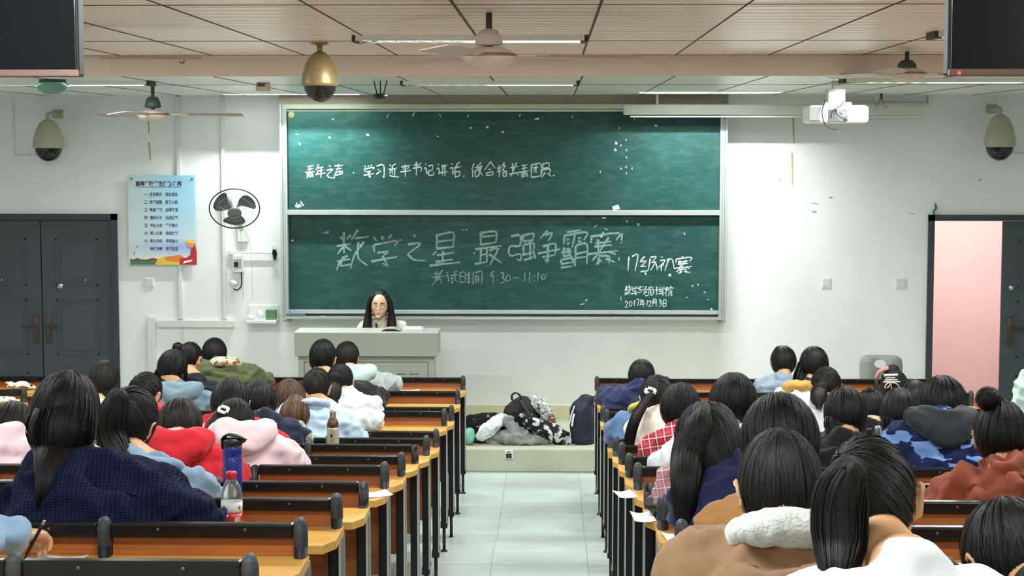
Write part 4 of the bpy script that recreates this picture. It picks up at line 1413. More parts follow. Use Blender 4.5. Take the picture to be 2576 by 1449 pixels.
def bench(k, x0, n, aisle, label, occupied=(), opened=()):
    """row k; posts at x0 + i*PITCH, i = 0..n; aisle 'hi' or 'lo' is the end with the cut desk corner"""
    t = thing('lecture_bench', label, 'bench', (x0, row_y(k), row_base(k)), 'bench rows')
    if (n, aisle) not in _desks:
        _desks[(n, aisle)] = desk_mesh(n, aisle)

    def put(nm, me, x, par=None):
        o = bpy.data.objects.new(nm, me); COL.objects.link(o); o.parent = par or t
        o.location = (x if par is None else 0, 0, 0)
        return o

    put('desktop', _desks[(n, aisle)], 0)
    for i in range(n + 1):
        x = i * PITCH
        p = put('post', _post, x)
        put('post_cap' if i not in opened else 'open_post_end', _cap if i not in opened else _open, 0, p)
        lg = put('leg', _legp, x)
        put('foot', _foot, 0, lg)
        if (aisle == 'hi' and i == n) or (aisle == 'lo' and i == 0):
            s = put('edge_strip', _trim, 0, lg); s.location = (0.018 if aisle == 'hi' else -0.02, 0, 0)
        if i < n:
            put('rail', _rail, x)
            put('back_panel', _panel, x)
            SEATS[(k, round(x0 + (i + 0.5) * PITCH, 2))] = put('seat', _seatd if i in occupied else _seatu, x)
    return t


ORD = ['front', 'second', 'third', 'fourth', 'fifth', 'sixth', 'seventh', 'eighth', 'ninth', 'tenth', 'eleventh', 'twelfth', 'thirteenth', 'fourteenth', 'fifteenth']
XA = -0.665 - 0.0215           # aisle post of the left block
XB = 0.335 + 0.0215            # aisle post of the right block
LEFT_N = 4
opnL = {4: (LEFT_N,), 7: (LEFT_N,), 5: (LEFT_N - 1,)}
opnR = {4: (0,)}
for k in range(1, 14):
    bench(k, XA - LEFT_N * PITCH, LEFT_N, 'hi', '%s bench row counted from the platform, on the teacher desk side of the aisle' % ORD[13 - k], (), opnL.get(k, ()))
for k in range(-1, 14):
    bench(k, XB, 5, 'lo', '%s bench row counted from the platform, on the open doorway side of the aisle' % ORD[13 - k], (), opnR.get(k, ()))
XC = at(68, 1000, 12.71)[0] - 0.02
for k in (12, 13):
    bench(k, XC - 2 * PITCH, 2, 'hi', ('front' if k == 13 else 'second') + ' short bench row right below the closed grey double door', ())
# ================================================================== people
def skin_mat(name, rgb):
    if name in MATS:
        return MATS[name]
    k = NT(name)
    f = k.noise(k.coords(), 22, 4)
    c = lin(rgb)
    k.l(k.ramp(f, [(0.3, (c[0] * 0.9, c[1] * 0.86, c[2] * 0.84, 1)), (0.7, c)]), k.b.inputs['Base Color'])
    k.b.inputs['Roughness'].default_value = 0.5
    k.b.inputs['Subsurface Weight'].default_value = 0.08
    k.b.inputs['Subsurface Radius'].default_value = (0.02, 0.008, 0.004)
    MATS[name] = k.m
    return k.m


M_SKIN = skin_mat('skin', (214, 168, 130))
M_SKINT = skin_mat('skin_tan', (206, 158, 116))


def hair_mat(name, dark, light, rough=0.36):
    if name in MATS:
        return MATS[name]
    k = NT(name)
    v = k.coords((46, 1.2, 1), kind='UV')
    f = k.noise(v, 3.0, 4, 0.65)
    k.l(k.ramp(f, [(0.32, lin(dark)), (0.72, lin(light))]), k.b.inputs['Base Color'])
    k.b.inputs['Roughness'].default_value = rough
    k.b.inputs['Specular IOR Level'].default_value = 0.3
    k.bump(f, 0.5, 0.005)
    MATS[name] = k.m
    return k.m


H_BLACK = hair_mat('hair_black', (4, 4, 5), (16, 15, 16), 0.46)
H_SOFT = hair_mat('hair_soft_black', (6, 5, 5), (22, 19, 19), 0.5)
H_DBROWN = hair_mat('hair_dark_brown', (13, 9, 8), (33, 23, 20), 0.5)
H_BROWN = hair_mat('hair_brown', (58, 36, 24), (112, 78, 56), 0.45)


def cloth(name, rgb, wv=0.12, rough=0.85, sheen=0.15):
    if name in MATS:
        return MATS[name]
    k = NT(name)
    v = k.coords()
    f = k.noise(v, 9, 4, 0.6)
    c = lin(rgb)
    d = tuple(x * (1 - wv) for x in c[:3]) + (1,)
    k.l(k.ramp(f, [(0.3, d), (0.7, c)]), k.b.inputs['Base Color'])
    k.b.inputs['Roughness'].default_value = rough
    k.b.inputs['Specular IOR Level'].default_value = 0.2
    k.b.inputs['Sheen Weight'].default_value = sheen
    k.bump(k.noise(v, 24, 4, 0.6), 0.32, 0.007)
    MATS[name] = k.m
    return k.m


def knit(name, rgb):
    k = NT(name)
    v = k.coords()
    w = k.n('ShaderNodeTexWave', wave_type='BANDS', bands_direction='X', wave_profile='SIN'); w.inputs['Scale'].default_value = 26; w.inputs['Distortion'].default_value = 0.8; w.inputs['Detail'].default_value = 1
    k.l(v, w.inputs['Vector'])
    w2 = k.n('ShaderNodeTexWave', wave_type='BANDS', bands_direction='Z', wave_profile='SIN'); w2.inputs['Scale'].default_value = 38; w2.inputs['Distortion'].default_value = 0.8
    k.l(v, w2.inputs['Vector'])
    a = k.n('ShaderNodeMath', operation='MULTIPLY_ADD'); k.l(w2.outputs['Fac'], a.inputs[0]); a.inputs[1].default_value = 0.45; k.l(w.outputs['Fac'], a.inputs[2])
    c = lin(rgb)
    k.l(k.ramp(a.outputs[0], [(0.1, tuple(x * 0.5 for x in c[:3]) + (1,)), (0.9, tuple(x * 1.35 for x in c[:3]) + (1,))]), k.b.inputs['Base Color'])
    k.b.inputs['Roughness'].default_value = 0.95
    k.b.inputs['Specular IOR Level'].default_value = 0.15
    k.bump(a.outputs[0], 0.6, 0.006)
    return k.m


def plaid(name, base, dark, pale, sc=8.0):
    k = NT(name)
    v = k.coords(rot=(0.15, 0.2, 0.1))
    col = None
    fac = []
    for d in ('X', 'Z'):
        w = k.n('ShaderNodeTexWave', wave_type='BANDS', bands_direction=d, wave_profile='SIN'); w.inputs['Scale'].default_value = sc
        k.l(v, w.inputs['Vector']); fac.append(w.outputs['Fac'])
    m1 = k.mix(k.ramp(fac[0], [(0.45, (0, 0, 0, 1)), (0.6, (0.7, 0.7, 0.7, 1))]), lin(base), lin(dark))
    m2 = k.mix(k.ramp(fac[1], [(0.5, (0, 0, 0, 1)), (0.65, (0.6, 0.6, 0.6, 1))]), m1, lin(dark))
    m3 = k.mix(k.ramp(fac[0], [(0.93, (0, 0, 0, 1)), (0.97, (0.9, 0.9, 0.9, 1))]), m2, lin(pale))
    m4 = k.mix(k.ramp(fac[1], [(0.93, (0, 0, 0, 1)), (0.97, (0.8, 0.8, 0.8, 1))]), m3, lin(pale))
    k.l(m4, k.b.inputs['Base Color'])
    k.b.inputs['Roughness'].default_value = 0.9
    return k.m


def patches(name, base, pale, deep, sc=5.0, thr=0.6, stretch=(1, 1, 1.6)):
    k = NT(name)
    v = k.coords(stretch)
    f = k.noise(v, sc, 2, 0.5); g = k.noise(k.coords((1.3, 1.1, 1.0)), sc * 0.9, 1, 0.4)
    m1 = k.mix(k.ramp(g, [(thr + 0.02, (0, 0, 0, 1)), (thr + 0.05, (1, 1, 1, 1))]), lin(base), lin(deep))
    m2 = k.mix(k.ramp(f, [(thr, (0, 0, 0, 1)), (thr + 0.015, (1, 1, 1, 1))]), m1, lin(pale))
    k.l(m2, k.b.inputs['Base Color'])
    k.b.inputs['Roughness'].default_value = 0.85
    k.b.inputs['Specular IOR Level'].default_value = 0.2
    return k.m


def fluffy(name, rgb):
    k = NT(name)
    v = k.coords()
    f = k.noise(v, 70, 4, 0.7)
    c = lin(rgb)
    k.l(k.ramp(f, [(0.3, tuple(x * 0.7 for x in c[:3]) + (1,)), (0.7, c)]), k.b.inputs['Base Color'])
    k.b.inputs['Roughness'].default_value = 1.0
    k.b.inputs['Sheen Weight'].default_value = 0.4
    k.bump(f, 0.9, 0.012)
    return k.m


M_NAVYKNIT = knit('navy_knit', (24, 32, 58))
M_DENIML = cloth('pale_denim', (140, 166, 190), 0.2)
M_DENIMG = cloth('grey_blue_denim', (128, 152, 166), 0.18)
M_DENIMB = cloth('blue_denim', (92, 124, 164), 0.25)
M_RED = cloth('red_fleece', (206, 36, 50), 0.12)
M_PINKC = cloth('pale_pink_fleece', (240, 214, 220), 0.06)
M_NAVYC = cloth('navy_cloth', (34, 42, 82), 0.15)
M_NAVY2 = cloth('dark_navy_cloth', (30, 34, 58), 0.15)
M_OLIVE = cloth('olive_canvas', (94, 100, 68), 0.22)
M_CREAMF = patches('cream_fleece_print', (222, 196, 168), (240, 226, 208), (150, 108, 84), 26.0, 0.55)
M_BLACKC = cloth('black_cloth', (24, 24, 28), 0.2)
M_WHITEC = cloth('white_cotton', (226, 230, 238), 0.05)
M_WHITEB = cloth('bright_white_cotton', (238, 240, 244), 0.04)
M_LBLUE = cloth('light_blue_cotton', (182, 204, 226), 0.08)
M_GREYM = cloth('grey_fleece', (178, 186, 184), 0.1)
M_MINT = cloth('mint_cloth', (190, 216, 206), 0.12)
M_CREAM = cloth('cream_knit', (236, 222, 210), 0.05)
M_TAN = cloth('tan_jacket', (166, 114, 66), 0.1)
M_CAMEL = cloth('camel_suede', (140, 106, 80), 0.2)
M_FUR = fluffy('white_fleece_collar', (216, 218, 212))
M_RUSTC = cloth('rust_cotton', (150, 76, 54), 0.16)
M_HOODK = cloth('charcoal_hood', (44, 50, 58), 0.15)
M_YELLOW = cloth('yellow_cotton', (222, 200, 84), 0.15)
M_MUSTARD = cloth('mustard_knit', (206, 162, 84), 0.12)
M_GBLUE = cloth('grey_blue_cotton', (152, 166, 184), 0.14)
M_PLAIDR = plaid('red_plaid', (196, 48, 66), (128, 22, 42), (236, 196, 196))
M_PLAIDP = plaid('dusty_pink_plaid', (186, 134, 140), (150, 92, 104), (226, 196, 198), 11)
M_CAMO = patches('blue_camo', (32, 40, 80), (128, 168, 232), (42, 52, 118), 9.5, 0.555, (1, 1, 2.2))
M_CAMOG = patches('green_grey_camo', (150, 156, 132), (196, 200, 176), (112, 118, 98), 14, 0.52)
M_SCARFP = patches('blue_white_print', (190, 196, 226), (226, 228, 240), (110, 116, 170), 40, 0.5)
M_TROUSER = cloth('dark_trousers', (40, 44, 56), 0.15)
M_SHOE = mat('shoe_dark', (40, 38, 40), 0.6)
M_EYE = mat('eye_white', (232, 226, 220), 0.25, var=0)
M_IRIS = mat('iris_dark', (28, 18, 14), 0.2, var=0)
M_WHITETIE = mat('white_scrunchie', (236, 234, 226), 0.8)
M_LIP = mat('lip', (170, 96, 88), 0.5)


def rot_head(pitch, yaw, roll):
    """pitch > 0 bows the head forward, yaw > 0 turns it to the viewer's left, roll > 0 tilts it to the right"""
    return np.array(Matrix.Rotation(math.radians(yaw), 3, 'Z') @ Matrix.Rotation(math.radians(roll), 3, 'Y') @ Matrix.Rotation(math.radians(-pitch), 3, 'X'))


def skull(mb, C, R, s, ears=True, face=True):
    """head with jaw, brow, nose, lips and ears; C is the middle of the skull"""
    rings = []
    nu, nv = 36, 26
    for i in range(nv + 1):
        th = max(2e-3, min(math.pi - 2e-3, math.pi * i / nv))
        ring = []
        for a in np.linspace(0, 2 * math.pi, nu, endpoint=False):
            x, y, z = math.sin(th) * math.cos(a), math.sin(th) * math.sin(a), math.cos(th)
            X = 0.077 * x; Y = (0.091 if y > 0 else 0.1) * y; Z = (0.112 if z > 0 else 0.118) * z
            if z < -0.1:
                q = (-z - 0.1)
                X *= 1 - 0.30 * q * (1.0 if y > 0 else 0.35)
                if y > 0:
                    Y *= 1 + 0.16 * q * q * 2
                else:
                    Y *= 1 - 0.5 * q
            for ex in (-0.031, 0.031):          # eye hollows
                d2 = ((X - ex) / 0.02) ** 2 + ((Z - 0.006) / 0.013) ** 2
                if y > 0 and d2 < 4:
                    Y -= 0.010 * math.exp(-d2)
            ring.append((X, Y, Z))
        rings.append(np.array(ring))
    rings = [(r * s) @ R.T + C for r in rings]
    mb.loft(rings[::-1])

    def w(p):
        return np.asarray(p, float) * s @ R.T + C
    if face:
        mb.tube([w((0, 0.084, 0.014)), w((0, 0.096, -0.01)), w((0, 0.108, -0.03))], [(0.008 * s, 0.008 * s), (0.01 * s, 0.01 * s), (0.0135 * s, 0.011 * s)], 12, ref=R[:, 0])
        mb.ball(w((0, 0.090, -0.058)), np.array((0.021, 0.008, 0.005)) * s, 14, 8, R=R)
        mb.ball(w((0, 0.089, -0.068)), np.array((0.018, 0.008, 0.006)) * s, 14, 8, R=R)
        mb.ball(w((0, 0.078, -0.098)), np.array((0.024, 0.018, 0.014)) * s, 14, 8, R=R)
    if ears:
        for e in (-1, 1):
            Re = R @ np.array(Matrix.Rotation(math.radians(-20 * e), 3, 'Z'))
            mb.ball(w((0.081 * e, -0.010, -0.004)), np.array((0.007, 0.017, 0.026)) * s, 14, 10, R=Re)
            mb.tube([w(q) for q in ((0.078 * e, 0.008, 0.006), (0.085 * e, 0.004, 0.024), (0.092 * e, -0.014, 0.027), (0.096 * e, -0.03, 0.012), (0.092 * e, -0.026, -0.012), (0.084 * e, -0.012, -0.031), (0.079 * e, 0.004, -0.03))], np.array((0.005, 0.0055, 0.006, 0.006, 0.0055, 0.007, 0.006)) * s, 10)


def hair_cap(mb, C, R, s, rad=(0.089, 0.103, 0.116), off=(0, -0.02, 0.022), pole=(0, -0.35, 0.94), rough=0.02, nu=60, nv=22, seed=0, cut=None):
    """shell of hair over the skull; strands run out from the pole"""
    p = np.array(pole, float); p /= np.linalg.norm(p)
    a = np.cross(p, (1, 0, 0)); a /= np.linalg.norm(a); b = np.cross(p, a)
    rings = []
    for i in range(nv + 1):
        th = max(0.02, min(math.pi - 0.02, math.pi * i / nv))
        ring = []
        for q in np.linspace(0, 2 * math.pi, nu, endpoint=False):
            d = math.cos(th) * p + math.sin(th) * (math.cos(q) * a + math.sin(q) * b)
            k = 1 + rough * (mnoise.noise(Vector((math.cos(q) * 5, math.sin(q) * 5, seed * 2.1 + th * 0.6))) + 0.5 * mnoise.noise(Vector((math.cos(q) * 14, math.sin(q) * 14, seed + th * 1.2))) * math.sin(th))
            ring.append(d * np.array(rad) * k + np.array(off))
        rings.append(np.array(ring) * s @ R.T + C)
    mb.loft(rings)


def ribbon(mb, P, Nn, w, u):
    n = len(P)
    T = np.gradient(P, axis=0)
    Sd = np.cross(T, Nn); Sd /= np.linalg.norm(Sd, axis=1)[:, None] + 1e-9
    ww = w * np.sin(np.linspace(0.5, 2.9, n))[:, None]
    v = np.vstack([P + Sd * ww, P - Sd * ww])
    f = [(i, i + 1, n + i + 1, n + i) for i in range(n - 1)]
    uv = [((u, i / n), (u, (i + 1) / n), (u + 0.01, (i + 1) / n), (u + 0.01, i / n)) for i in range(n - 1)]
    mb.add(v, f, uv, 0, True)


def cap_strands(mb, C, R, s, rad, off, pole, seed, count, fuzz=0.035, reach=(1.5, 2.5)):
    """single locks lying over the shell of hair, with a few flyaways"""
    rnd = random.Random(seed * 17 + 3)
    p = np.array(pole, float); p /= np.linalg.norm(p)
    a = np.cross(p, (1, 0, 0)); a /= np.linalg.norm(a); b = np.cross(p, a)
    rad = np.array(rad); off = np.array(off)
    for _ in range(count):
        q = rnd.uniform(0, 2 * math.pi); t0 = rnd.uniform(0.05, 1.2); t1 = rnd.uniform(*reach)
        if t1 < t0 + 0.3:
            continue
        fly = rnd.random() < 0.11
        k0 = 1 + rnd.uniform(0.0, fuzz); k1 = k0 + (rnd.uniform(0.03, 0.12) if fly else rnd.uniform(-0.02, 0.02))
        dq = rnd.uniform(-0.16, 0.16); P, Nn = [], []
        for i in range(8):
            f = i / 7
            th = t0 + (t1 - t0) * f; qq = q + dq * f * f
            d = math.cos(th) * p + math.sin(th) * (math.cos(qq) * a + math.sin(qq) * b)
            if d[1] > 0.55 and d[2] < 0.45:
                break
            P.append(d * rad * (k0 + (k1 - k0) * f * f) + off); Nn.append(d)
        if len(P) < 4:
            continue
        ribbon(mb, (np.array(P) * s) @ R.T + C, np.array(Nn) @ R.T, (0.0007 if fly else rnd.uniform(0.0012, 0.0032)) * s, rnd.random())


def tube_strands(mb, pts, rad, count, seed, fuzz=0.10, over=0.05):
    rnd = random.Random(seed * 31 + 7)
    pts = np.asarray(pts, float); rad = np.array(rad, float)
    P, Rr = catmull(pts, rad, 3)
    n = len(P)
    T = np.gradient(P, axis=0); T /= np.linalg.norm(T, axis=1)[:, None] + 1e-9
    X = np.array((1.0, 0, 0)); S = X - T * T[:, :1]; S /= np.linalg.norm(S, axis=1)[:, None] + 1e-9
    B = np.cross(T, S)
    for _ in range(count):
        a = rnd.uniform(0, 2 * math.pi); i0 = rnd.randrange(0, max(1, n // 2)); da = rnd.uniform(-0.25, 0.25)
        k0 = 1 + rnd.uniform(-0.03, fuzz * 0.5); k1 = k0 + rnd.uniform(-0.1, fuzz)
        pp, nn = [], []
        for i in range(i0, n):
            f = (i - i0) / max(1, n - 1 - i0); aa = a + da * f
            r = S[i] * math.cos(aa) * Rr[i][0] + B[i] * math.sin(aa) * Rr[i][1]
            pp.append(P[i] + r * (k0 + (k1 - k0) * f)); nn.append(r / (np.linalg.norm(r) + 1e-9))
        e = rnd.uniform(0.0, over)
        pp.append(pp[-1] + T[-1] * e + nn[-1] * rnd.uniform(-0.004, 0.008)); nn.append(nn[-1])
        if len(pp) < 4:
            continue
        ribbon(mb, np.array(pp), np.array(nn), rnd.uniform(0.001, 0.0032), rnd.random())


def hand(mb, Wr, d, up, side, s=1.0, curl=0.5, spread=1.0):
    """palm, four fingers and a thumb; d points from the wrist to the fingertips; side=+1 thumb on the right-hand side of d"""
    d = np.array(d, float); d /= np.linalg.norm(d)
    up = np.array(up, float); up -= d * up.dot(d); up /= np.linalg.norm(up)
    r = np.cross(d, up) * side
    P = np.array(Wr)
    mb.tube([P - d * 0.01, P + d * 0.03, P + d * 0.07, P + d * 0.088], [(0.026 * s, 0.018 * s), (0.034 * s, 0.017 * s), (0.04 * s, 0.015 * s), (0.037 * s, 0.012 * s)], 16, ref=r)
    for i, (o, L) in enumerate(((0.029, 0.072), (0.010, 0.08), (-0.010, 0.074), (-0.028, 0.058))):
        b = P + d * 0.082 + r * o * s
        a1, a2, a3 = curl * 0.7, curl * 1.6, curl * 2.3
        dd = d + r * o * 1.5 * spread
        dd /= np.linalg.norm(dd)
        p1 = b + (dd * math.cos(a1) - up * math.sin(a1)) * L * 0.45
        p2 = p1 + (dd * math.cos(a2) - up * math.sin(a2)) * L * 0.32
        p3 = p2 + (dd * math.cos(a3) - up * math.sin(a3)) * L * 0.23
        mb.tube([b - dd * 0.012, p1, p2, p3], [0.0092 * s, 0.0088 * s, 0.008 * s, 0.0068 * s], 10, sub=2)
    b = P + d * 0.022 + r * 0.026 * s
    t1 = b + (d * 0.6 + r * 0.75 - up * 0.2) * 0.036
    t2 = t1 + (d * 0.85 + r * 0.25 - up * 0.45) * 0.03
    t3 = t2 + (d * 0.95 - r * 0.15 - up * 0.4) * 0.022
    mb.tube([b - r * 0.012, t1, t2, t3], [0.0125 * s, 0.0105 * s, 0.0095 * s, 0.0078 * s], 10, sub=2)


def px3(p, Y):
    return at(p[0], p[1], Y)


PEOPLE = []


def N_px(p):
    c = RCAM.T @ (np.asarray(p) - EYE)
    return CX - c[0] / c[2] * FOC, CY + c[1] / c[2] * FOC


def person(label, b, head, Yh=None, nk=None, bx=None, pitch=38, yaw=0, roll=0, s=1.0, top=M_WHITEC, top_name='shirt', el=None, er=None, wl=None, wr=None,
           hair=H_BLACK, cap=None, long=None, tail=None, bun=None, tie=None, collar=None, hood=None, sleeve=None, skin=M_SKIN, wide=1.0,
           wrinkle=0.012, voxel=None, ears=True, group=None, extra=None, body_voxel=None, seat_dy=0.22, hairname='hair', Yn=None, thick=1.0, rough=0.02, lift=0.0, hoods=1.0, spread=0.075, curl=0.28, stand=False, fist=False):
    Yb = row_y(b)
    Yh = Yh or Yb + 0.40
    H = px3(head, Yh)
    R = rot_head(pitch, yaw, roll)
    Rh = rot_head(pitch * 0.5, yaw * 0.4, roll * 0.4)
    N = H + (Rh @ np.array((0, -0.055, -0.175))) * s
    if nk is not None:
        N = px3(nk, Yn or N[1])
    fz = row_base(b)
    hx = px3((bx if bx is not None else head[0], head[1]), Yh)[0] if bx is not None else N[0]
    bay = bay_x(b, hx)
    hx = min(max(hx, bay - 0.09), bay + 0.09)
    st_ = SEATS.get((b, round(bay, 2)))
    if st_ is not None:
        st_.data = _seatd
    hip = np.array((hx, Yb + seat_dy, fz + 0.55 + lift))
    if stand:
        hip = np.array((N[0], N[1] - 0.02, floor_z(N[1]) + 0.90))
    base = np.array((hip[0], Yb + seat_dy + 0.15, floor_z(Yb + 0.35)))
    if stand:
        base = np.array((hip[0], hip[1], floor_z(hip[1])))
    t = thing('person', label, 'person', base, 'students seated at the bench rows')
    dz = row_base(b + 1) + DESK_Z if b < 13 else fz + 0.8
    dirs = N - hip
    L = np.linalg.norm(dirs)
    back = np.array((0, -0.035, 0.0))
    spine = [hip, hip + dirs * 0.33 + back * 0.8, hip + dirs * 0.66 + back * 1.1, hip + dirs * 0.88 + back * 0.5, N]
    sw = wide * s
    Sd = []
    for e in (-1, 1):
        Sd.append(N + np.array((0.155 * e * sw, 0.015, -0.098)))
    # arms: shoulder, elbow, wrist
    arms = []
    for e, S, E, Wt in ((-1, Sd[0], el, wl), (1, Sd[1], er, wr)):
        if E is None:
            Ep = np.array((S[0] + spread * e, Yb + 0.50, max(dz + 0.055, S[2] - 0.27)))
        elif len(E) == 3:
            Ep = px3(E[:2], Yb + E[2])
        else:
            Ep = px3(E, Yb + 0.50)
        if Ep[1] > Yb + 0.42:
            Ep[2] = max(Ep[2], dz + 0.07 + 0.024 * thick)
        if Wt is None:
            Wp = np.array((Ep[0] - 0.12 * e, min(Ep[1] + 0.10, Yb + 0.61), dz + 0.07))
        elif len(Wt) == 3:
            Wp = px3(Wt[:2], Yb + Wt[2])
        else:
            Wp = px3(Wt, Yb + 0.66)
        if not fist and Wp[1] > Yb + 0.61:
            Wp = Wp.copy(); Wp[1] = Yb + 0.61
        if Wp[1] > Yb + 0.42:
            Wp[2] = max(Wp[2], dz + 0.052 + 0.02 * thick + (0.03 if fist else 0))
        if stand:
            Ep = S + np.array((0.07 * e, -0.03, -0.27)); Wp = Ep + np.array((0.02 * e, 0.06, -0.24))
        arms.append((S, Ep, Wp, e))
    # ---- skin: head, neck, trunk, arms, hands, legs in one continuous surface
    bm_ = MB()
    skull(bm_, H, R, s, ears)
    Bs = H + R @ np.array((0, -0.03, -0.07)) * s
    bm_.tube([Bs, (Bs + N) / 2 + np.array((0, -0.008, 0)), N + np.array((0, 0.0, -0.02))], [(0.052 * s, 0.055 * s), (0.05 * s, 0.052 * s), (0.062 * s, 0.06 * s)], 20)
    bm_.tube(spine, [(0.14, 0.09), (0.115, 0.075), (0.135, 0.078), (0.105, 0.058), (0.056, 0.05)], 20)
    bm_.tube([Sd[0], (Sd[0] + Sd[1]) / 2 + np.array((0, 0.0, 0.015)), Sd[1]], [0.038, 0.045, 0.038], 14, ref=(0, 1, 0))
    for S, E, Wp, e in arms:
        bm_.tube([S, (S + E) / 2, E], [0.038, 0.036, 0.032], 12, ref=(0, 1, 0))
        bm_.tube([E, (E + Wp) / 2, Wp], [0.036, 0.033, 0.024], 12, ref=(0, 0, 1))
        d = np.array((-0.8 * e, 0.42, 0.0)) if not fist else Wp - E
        hand(bm_, Wp, d, (0, 0, 1), -e, 0.95, curl)
    fzk = floor_z(Yb + 0.62)
    legs = []
    for e in (-1, 1):
        K = np.array((hip[0] + 0.10 * e, Yb + 0.585, fz + 0.50)); F = np.array((hip[0] + 0.10 * e, Yb + 0.52, fzk + 0.08))
        if stand:
            K = hip + np.array((0.1 * e, 0.02, -0.42)); F = hip + np.array((0.1 * e, 0.0, -0.82))
        legs.append((hip + np.array((0.085 * e, 0.03, -0.02)), K, F))
        bm_.tube([legs[-1][0], K], [0.07, 0.048], 12); bm_.tube([K, F], [0.046, 0.03], 12)
    vx = voxel or 0.009
    weld(bm_, 'body', skin, vx, 2, 0, parent=t, origin=base)
    # ---- clothes
    g = 0.018 * thick
    c = MB()
    Nc = N + (N - H) / np.linalg.norm(N - H) * 0.045
    c.tube([hip + np.array((0, 0, 0.05))] + spine[1:4] + [Nc], [(0.168 + g, 0.112 + g), (0.142 + g, 0.1 + g), (0.168 * wide + g, 0.106 + g), (0.142 * wide + g, 0.088 + g), (0.072 * s, 0.066 * s)], 22)
    c.tube([Sd[0], Sd[0] * 0.55 + Nc * 0.45 + np.array((0, -0.018, 0.0)), Nc + np.array((0, -0.03, -0.035)), Sd[1] * 0.55 + Nc * 0.45 + np.array((0, -0.018, 0.0)), Sd[1]],
           [(0.054 + g, 0.054 + g), (0.056 + g, 0.044 + g), (0.06, 0.045), (0.056 + g, 0.044 + g), (0.054 + g, 0.054 + g)], 16, ref=(0, 1, 0))
    slv = c if sleeve is None else MB()
    for S, E, Wp, e in arms:
        M_ = (S + E) / 2 + np.array((0.012 * e, -0.01, 0.0))
        Wc = Wp + (E - Wp) * 0.08
        slv.tube([S, M_, E, E * 0.5 + Wc * 0.5 + np.array((0, 0, 0.004)), Wc], [0.056 + g, 0.05 + g, 0.043 + g, 0.039 + g, 0.031 + g], 16, ref=(0.3, 1, 0.2))
    if hood is not None and hood is top:
        pass
    weld(c, top_name, top, 0.010 if b < 5 else 0.0125, 4, wrinkle * 2.3, wscale=(8, 8, 13), parent=t, origin=base, seed=len(PEOPLE))
    if sleeve is not None:
        weld(slv, 'sleeve', sleeve, 0.0125, 3, wrinkle * 2.0, parent=t, origin=base, seed=len(PEOPLE) + 3)
    if collar is not None:
        cm, cr, nm = collar
        c = MB()
        pts = [Nc + np.array((0, 0, 0.012)) + Rh @ np.array(q) * s for q in ((-0.045, 0.065, -0.005), (-0.078, 0.02, 0.012), (-0.066, -0.045, 0.02), (0, -0.075, 0.022), (0.066, -0.045, 0.02), (0.078, 0.02, 0.012), (0.045, 0.065, -0.005))]
        c.tube(pts, [(cr, cr * 1.2)] * 7, 14, ref=(0, 0, 1))
        weld(c, nm, cm, 0.009, 2, 0.008 if cr < 0.03 else 0.012, parent=t, origin=base, seed=len(PEOPLE) + 7, wscale=(18, 18, 18))
    if hood is not None:
        c = MB()
        hz, hw, hd = 0.01, 0.125 * hoods, 0.115 * hoods
        Nh = Nc + np.array((0, 0, 0.035))
        inner = [Nh + np.array(q) * s for q in ((-0.07, 0.04, -0.005), (-0.085, -0.01, 0.012), (-0.06 * hoods, -0.062, 0.012), (0, -0.08, 0.0), (0.06 * hoods, -0.062, 0.012), (0.085, -0.01, 0.012), (0.07, 0.04, -0.005))]
        c.tube(inner, [(0.024, 0.026), (0.03, 0.03), (0.04, 0.034), (0.046, 0.04), (0.04, 0.034), (0.03, 0.03), (0.024, 0.026)], 16, ref=(0, 1, 0))
        pts = [Nh + np.array(q) * s for q in ((-0.085, 0.05, -0.01), (-hw, -0.02, 0.005), (-0.09 * hoods, -hd * 0.85, -0.02), (0, -hd * 1.12, -0.055), (0.09 * hoods, -hd * 0.85, -0.02), (hw, -0.02, 0.005), (0.085, 0.05, -0.01))]
        c.tube(pts, [(0.022, 0.026), (0.03, 0.034), (0.036, 0.042), (0.04, 0.05), (0.036, 0.042), (0.03, 0.034), (0.022, 0.026)], 16, ref=(0, 1, 0))
        weld(c, 'hood', hood, 0.011, 3, 0.012, parent=t, origin=base, seed=len(PEOPLE) + 9)
    tr = MB()
    for (a0, K, F) in legs:
        tr.tube([a0, (a0 + K) / 2, K], [0.086, 0.078, 0.064], 14); tr.tube([K + np.array((0, 0, 0.01)), F], [0.062, 0.05], 14)
    weld(tr, 'trousers', M_TROUSER, 0.02, 3, 0, parent=t, origin=base)
    for (a0, K, F) in legs:
        c = MB().tube([F + np.array((0, -0.03, -0.05)), F + np.array((0, 0.05, -0.045)), F + np.array((0, 0.13, -0.052))], [(0.04, 0.03), (0.042, 0.03), (0.036, 0.022)], 14)
        o = c.obj('shoe', M_SHOE, t, origin=base)
    # ---- hair
    hm = MB()
    kw = dict(seed=len(PEOPLE), rough=rough)
    if cap:
        kw.update(cap)
    hair_cap(hm, H, R, s, **kw)
    kc = dict(rad=kw.get('rad', (0.089, 0.103, 0.116)), off=kw.get('off', (0, -0.02, 0.022)), pole=kw.get('pole', (0, -0.35, 0.94)))
    ns = 900 if b < 3 else 520 if b < 8 else 300
    cap_strands(hm, H, R, s, seed=len(PEOPLE), count=ns, fuzz=0.035 + kw.get('rough', 0.02) * 0.8, **kc)
